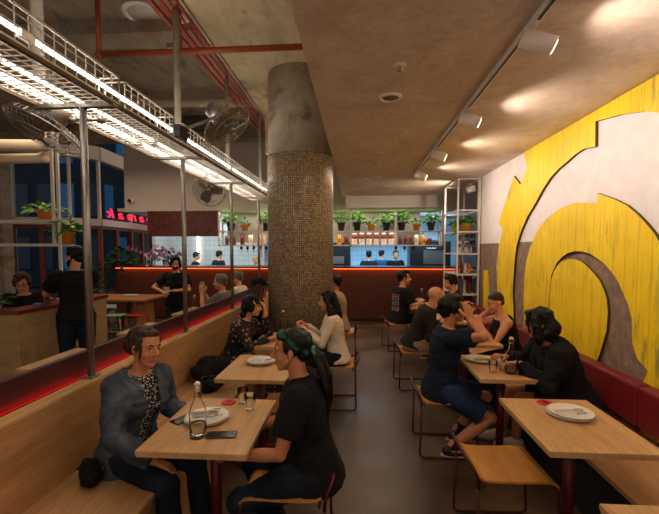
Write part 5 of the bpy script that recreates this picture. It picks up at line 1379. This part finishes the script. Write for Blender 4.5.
# P3 printed tee
p3 = person('person', (.72, 6.80), 26, 'person in black t-shirt with colourful back print at the far right table', lean=8, head=(-30, 2, 0), skin=SKIN_L, scale=1.03, det=1, L=('w', 1.0, 7.05, .80), R_=('w', 1.06, 6.8, .80), hairs=('quiff', H_BLACK), feet=((.30, .1), (.30, -.1)),
           top=dict(kind='tee', mat=C_BLACK, c=.022, na=.010, hem=-.09), bottom=dict(kind='pants', mat=C_BLACK))
tm = p3['top'].data; bv = BVHTree.FromPolygons([v.co for v in tm.vertices], [list(q.vertices) for q in tm.polygons])
cols = ['#a8443c', '#c8a050', '#8878b8', '#5a88a8', '#68a060', '#b8b0a0']; rnd = random.Random(5); mb = MB(); mats = [simple('print_' + c[1:], c, .8) for c in cols]
for row in range(9):
    z = p3['hz'] + .38 - row * .032; y = -.11
    while y < .11:
        w = rnd.uniform(.012, .035); mb.mi = (row * 2 + int(y * 30)) % 6 if row % 3 else row % 6
        pts = []
        for (yy, zz) in ((y, z), (y + w, z), (y + w, z + .02), (y, z + .02)):
            hit = bv.ray_cast(V((-1, yy, zz)), V((1, 0, 0)))
            if hit[0] is not None: pts.append(hit[0] + V((-.003, 0, 0)))
        if len(pts) == 4: mb.quad(*pts)
        y += w + .008
mb.build('back_print', mats, p3['t'])
# P4 dark hair black jacket
p = person('person', (1.60, 6.35), 180, 'person with tousled dark hair in black jacket at the far right bench', lean=14, head=(10, 12, 0), skin=SKIN_L, L=('w', 1.25, 6.3, .80), R_=('w', 1.3, 6.6, .80), hairs=('messy', H_BLACK), top=dict(kind='long', mat=C_BLACK, c=.028, na=.014, name='jacket'), bottom=dict(kind='pants', mat=C_BLACK), det=1)
# P5 buzz cut tank top
p = person('person', (1.68, 4.36), 180, 'person with buzz cut in black tank top looking at a phone', lean=22, head=(8, 14, 0), scale=.95, skin=SKIN_L, fem=True, det=2, R_=('w', 1.46, 4.52, 1.02), L=('w', 1.30, 4.27, .90), hR=(.2, -.5, -1), hL=(-.1, .5, -1), dR=(.1, -.1, 1), pR=(1, -.4, 0), cR=.7, cL=.7, pL=(-.2, 1, .3),
           hairs=('buzz', m_hair('stubble_hair', '#1e1610', '#3a2c22')), top=dict(kind='tank', mat=C_BLACK, c=.010, na=.005, name='tank_top'), bottom=dict(kind='pants', mat=C_BLACK))
MB().box(-.038, .038, -.004, .004, -.075, .075, bev=.003).build('smartphone', M_BLACK, None, (1.205, 4.30, .965), R(70), label='phone held by the person with buzz cut', cat='phone')
# P6 black sweatshirt
p = person('person', (1.69, 3.18), 180, 'person with black shoulder length hair in black sweatshirt, shorts and white shoes', lean=31, head=(-34, 14, 0), skin=SKIN_M, fem=True, det=2, scale=1.0, L=('w', 1.26, 3.14, .80), R_=('w', 1.24, 3.40, .80), hL=(-.4, .8, -.6), hR=(-.4, -.7, -.6), dL=(-1, .3, .0), cL=.6, cR=.6,
           feet=((.33, -.26), (.40, -.42)), knee=((.6, -.1, 1), (.6, -.2, 1)), hairs=('bob', H_BLACK), top=dict(kind='long', mat=C_BLACK, c=.034, na=.018, name='sweatshirt', wide=1.08, hem=-.06), bottom=dict(kind='shorts', mat=m_cloth('black_sport_cloth', '#0e0e10', .3), c=.020, name='shorts', len=.7), shoes=M_SHOEW)
el, wr = p['arm'][1]; d_ = (wr - el).normalized(); M = Matrix.Translation(wr - d_ * .012) @ d_.to_track_quat('Z', 'Y').to_matrix().to_4x4()
MB().lathe([(.029, -.01), (.031, -.01), (.031, .01), (.029, .01)], seg=20, M=M, closed=False).box(-.016, .016, .026, .036, -.018, .018, M, bev=.003).build('wristwatch', M_BLACK, p['t'])
sc_ = BB(); 
sc_.loft(p['secs']([(-.09, .122, .17), (-.04, .125, .175)], .03), 24); p['mk']('shirt_hem', sc_, C_WHITE, .004, sm=1)
# P13 host
p = person('person', (-3.22, 4.36), 128, 'standing person in black polo and jeans with back to the view at the host counter', seat=None, lean=1, head=(46, 4, 0), skin=SKIN_L, scale=1.02, det=2, L=('w', -3.70, 4.52, 1.12), R_=('w', -3.55, 4.72, 1.12), hL=(-1, .5, -.4), hairs=('short', H_BLACK), feet=((.0, .11), (.06, -.11)),
           top=dict(kind='tee', mat=C_BLACK, c=.022, na=.010, hem=-.05), bottom=dict(kind='pants', mat=C_JEAN, c=.02), shoes=M_SHOEB)
HM = p['HM']; b = BB(); b.ball((.045, 0, -.075), (.045, .054, .042)); b.limb([(.0, .06, -.03), (.03, .052, -.06)], [.014, .02]); b.limb([(.0, -.06, -.03), (.03, -.052, -.06)], [.014, .02])
me = vox(b, .006, 1)
for v in me.vertices: v.co = HM @ v.co
me.materials.append(H_BLACK); link('beard', me, p['t'])
sp, _ = p['spine'](.487); mb = MB(); mb.tube([sp + V((.066 * math.cos(a * PI / 10), .085 * math.sin(a * PI / 10), .012)) for a in range(20)], .007, 6, closed=True); mb.build('collar_stripe', simple('grey_rib', '#8a8a88', .8), p['t'])
# P14 waiter
p = person('person', (-2.88, 6.2), -78, 'standing waiter in black t-shirt and face mask writing on a small pad', seat=None, lean=2, head=(0, 16, 0), skin=SKIN_L, scale=.93, fem=True, det=1, L=('w', -2.80, 5.94, 1.06), R_=('w', -3.0, 5.94, 1.05), hL=(-.3, 1, -.3), hR=(-.3, -1, -.3), cL=.8, cR=.8, hairs=('curly', H_BLACK), feet=((.0, .09), (.02, -.09)),
           top=dict(kind='tee', mat=C_BLACK, c=.024, na=.012, hem=-.16, wide=1.05), bottom=dict(kind='pants', mat=m_cloth('dark_grey_cloth', '#34302e', .2), c=.018))
HM = p['HM']; b = BB(); b.ball((.058, 0, -.052), (.052, .056, .045)); b.ball((.09, 0, -.035), (.022, .02, .02)); me = vox(b, .006, 2)
for v in me.vertices: v.co = HM @ v.co
me.materials.append(C_BLACK); link('face_mask', me, p['t'])
MB().box(-.045, .045, -.003, .003, -.06, .06).build('note_pad', simple('white_paper', '#c8c4bc', .8), None, (-2.90, 5.90, 1.06), label='small white note pad in the hands of the waiter', cat='pad')
# P16 seated grey-haired beyond partition
person('person', (-2.03, 6.02), 178, 'grey haired person in grey top with raised hands beyond the partition', lean=6, head=(0, 6, 0), skin=SKIN_L, det=1, L=('w', -2.36, 5.92, 1.02), R_=('w', -2.36, 6.02, 1.02), dL=(-.1, .2, 1), dR=(-.1, -.2, 1), pL=(0, 1, 0), pR=(0, -1, 0), cL=.3, cR=.3, hairs=('short', H_GREY), top=dict(kind='tee', mat=C_GREY, c=.018), bottom=dict(kind='pants', mat=C_JEAN))
person('person', (-2.05, 6.95), 170, 'person in pale top just behind the grey haired person', lean=6, head=(0, 6, 0), skin=SKIN_L, det=0, hairs=('short', H_GREY), top=dict(kind='tee', mat=C_WHITE, c=.018), bottom=dict(kind='pants', mat=C_JEAN))
# P15 receptionist
p = person('person', (-4.42, 5.05), -62, 'seated person in black with glasses looking down behind the host counter', lean=16, head=(0, 24, 0), skin=SKIN_L, det=1, scale=1.03, seat=.52, L=('w', -4.16, 4.75, .88), R_=('w', -4.45, 4.70, .85), hairs=('curly', H_BROWN), top=dict(kind='long', mat=C_BLACK, c=.03, na=.012), bottom=dict(kind='pants', mat=C_BLACK))
HM = p['HM']; mb = MB()
for s in (-1, 1):
    mb.tube([HM @ V((.094, s * .032 + .02 * math.cos(a * PI / 8), .002 + .016 * math.sin(a * PI / 8))) for a in range(16)], .0018, 5, closed=True); mb.tube([HM @ V((.09, s * .052, .004)), HM @ V((.0, s * .082, .004))], .0018, 5)
mb.tube([HM @ V((.094, -.012, .004)), HM @ V((.094, .012, .004))], .0018, 5); mb.build('glasses', M_BLACK, p['t'])
t = thing('office_stool', (-4.42, 5.05, 0), 'round dark stool under the person behind the host counter', 'stool')
MB().lathe([(0, .47), (.17, .47), (.18, .5), (.17, .52), (0, .52)], seg=24).build('seat', M_DARK, t); MB().lathe([(.03, .02), (.03, .47)], seg=12).build('pole', M_STEEL, t); MB().lathe([(.2, 0), (.2, .015), (.03, .03), (0, .03)], seg=24).build('base', M_STEEL, t)
# cooks
def cook(pos, face, label, hairs, mat, scale=1., capm=None, headr=(0, 12, 0), skin=SKIN_L, logo=False):
    p = person('person', pos, face, label, seat=None, lean=6, head=headr, skin=skin, det=0, scale=scale, hairs=hairs, L=(.22, .12, 1.05), R_=(.22, -.12, 1.05), feet=((0, .1), (0, -.1)), top=dict(kind='tee', mat=mat, c=.018), bottom=dict(kind='pants', mat=C_BLACK))
    if capm:
        b = BB(); b.ball((-.02, 0, .07), (.105, .088, .06)); b.ball((-.01, 0, .09), (.08, .075, .05)); me = vox(b, .008, 1)
        for v in me.vertices: v.co = p['HM'] @ v.co
        me.materials.append(capm); link('cap', me, p['t'])
    if logo:
        q, _ = p['spine'](.33); mb = MB()
        for k in range(3): mb.box(-.006, 0, -.09 + .065 * k, -.04 + .065 * k, -.015, .015, Matrix.Translation(q + V((-.137, 0, 0))))
        mb.build('back_print', simple('gold_print', '#a07838', .7), p['t'])
    return p
C_NAVYC = m_cloth('dark_navy_cook_cloth', '#14202c', .2); C_BLUEC = m_cloth('blue_cook_cloth', '#24507c', .2)
cook((-3.92, 11.0), 60, 'cook in dark navy top and dark cap at the left part of the kitchen', ('short', H_BLACK), C_NAVYC, .97, C_BLACK)
cook((-2.82, 10.9), -60, 'cook with reddish blond hair and light top left of the column', ('short', m_hair('ginger_hair', '#8a5a34', '#c08a5c')), m_cloth('light_grey_cloth', '#8a9098', .1), .88)
cook((-4.55, 10.9), 20, 'cook partly hidden behind the second post', ('short', H_BLACK), C_NAVYC, .95)
cook((.33, 10.9), 95, 'cook with printed dark shirt and cap, leftmost of the three right of the column', ('short', H_BLACK), C_NAVYC, .97, C_BLACK, logo=True)
cook((.66, 11.4), 60, 'cook in blue top, middle of the three right of the column', ('short', H_BLACK), C_BLUEC, .98, C_BLACK)
cook((1.02, 10.85), -80, 'cook in black shirt with short hair, rightmost of the three', ('short', H_BROWN), C_BLACK, .98)
for _n in ('tmp', 'e', 'p', 'l', 'b'):
    for m in [m for m in bpy.data.meshes if m.users == 0]: bpy.data.meshes.remove(m)
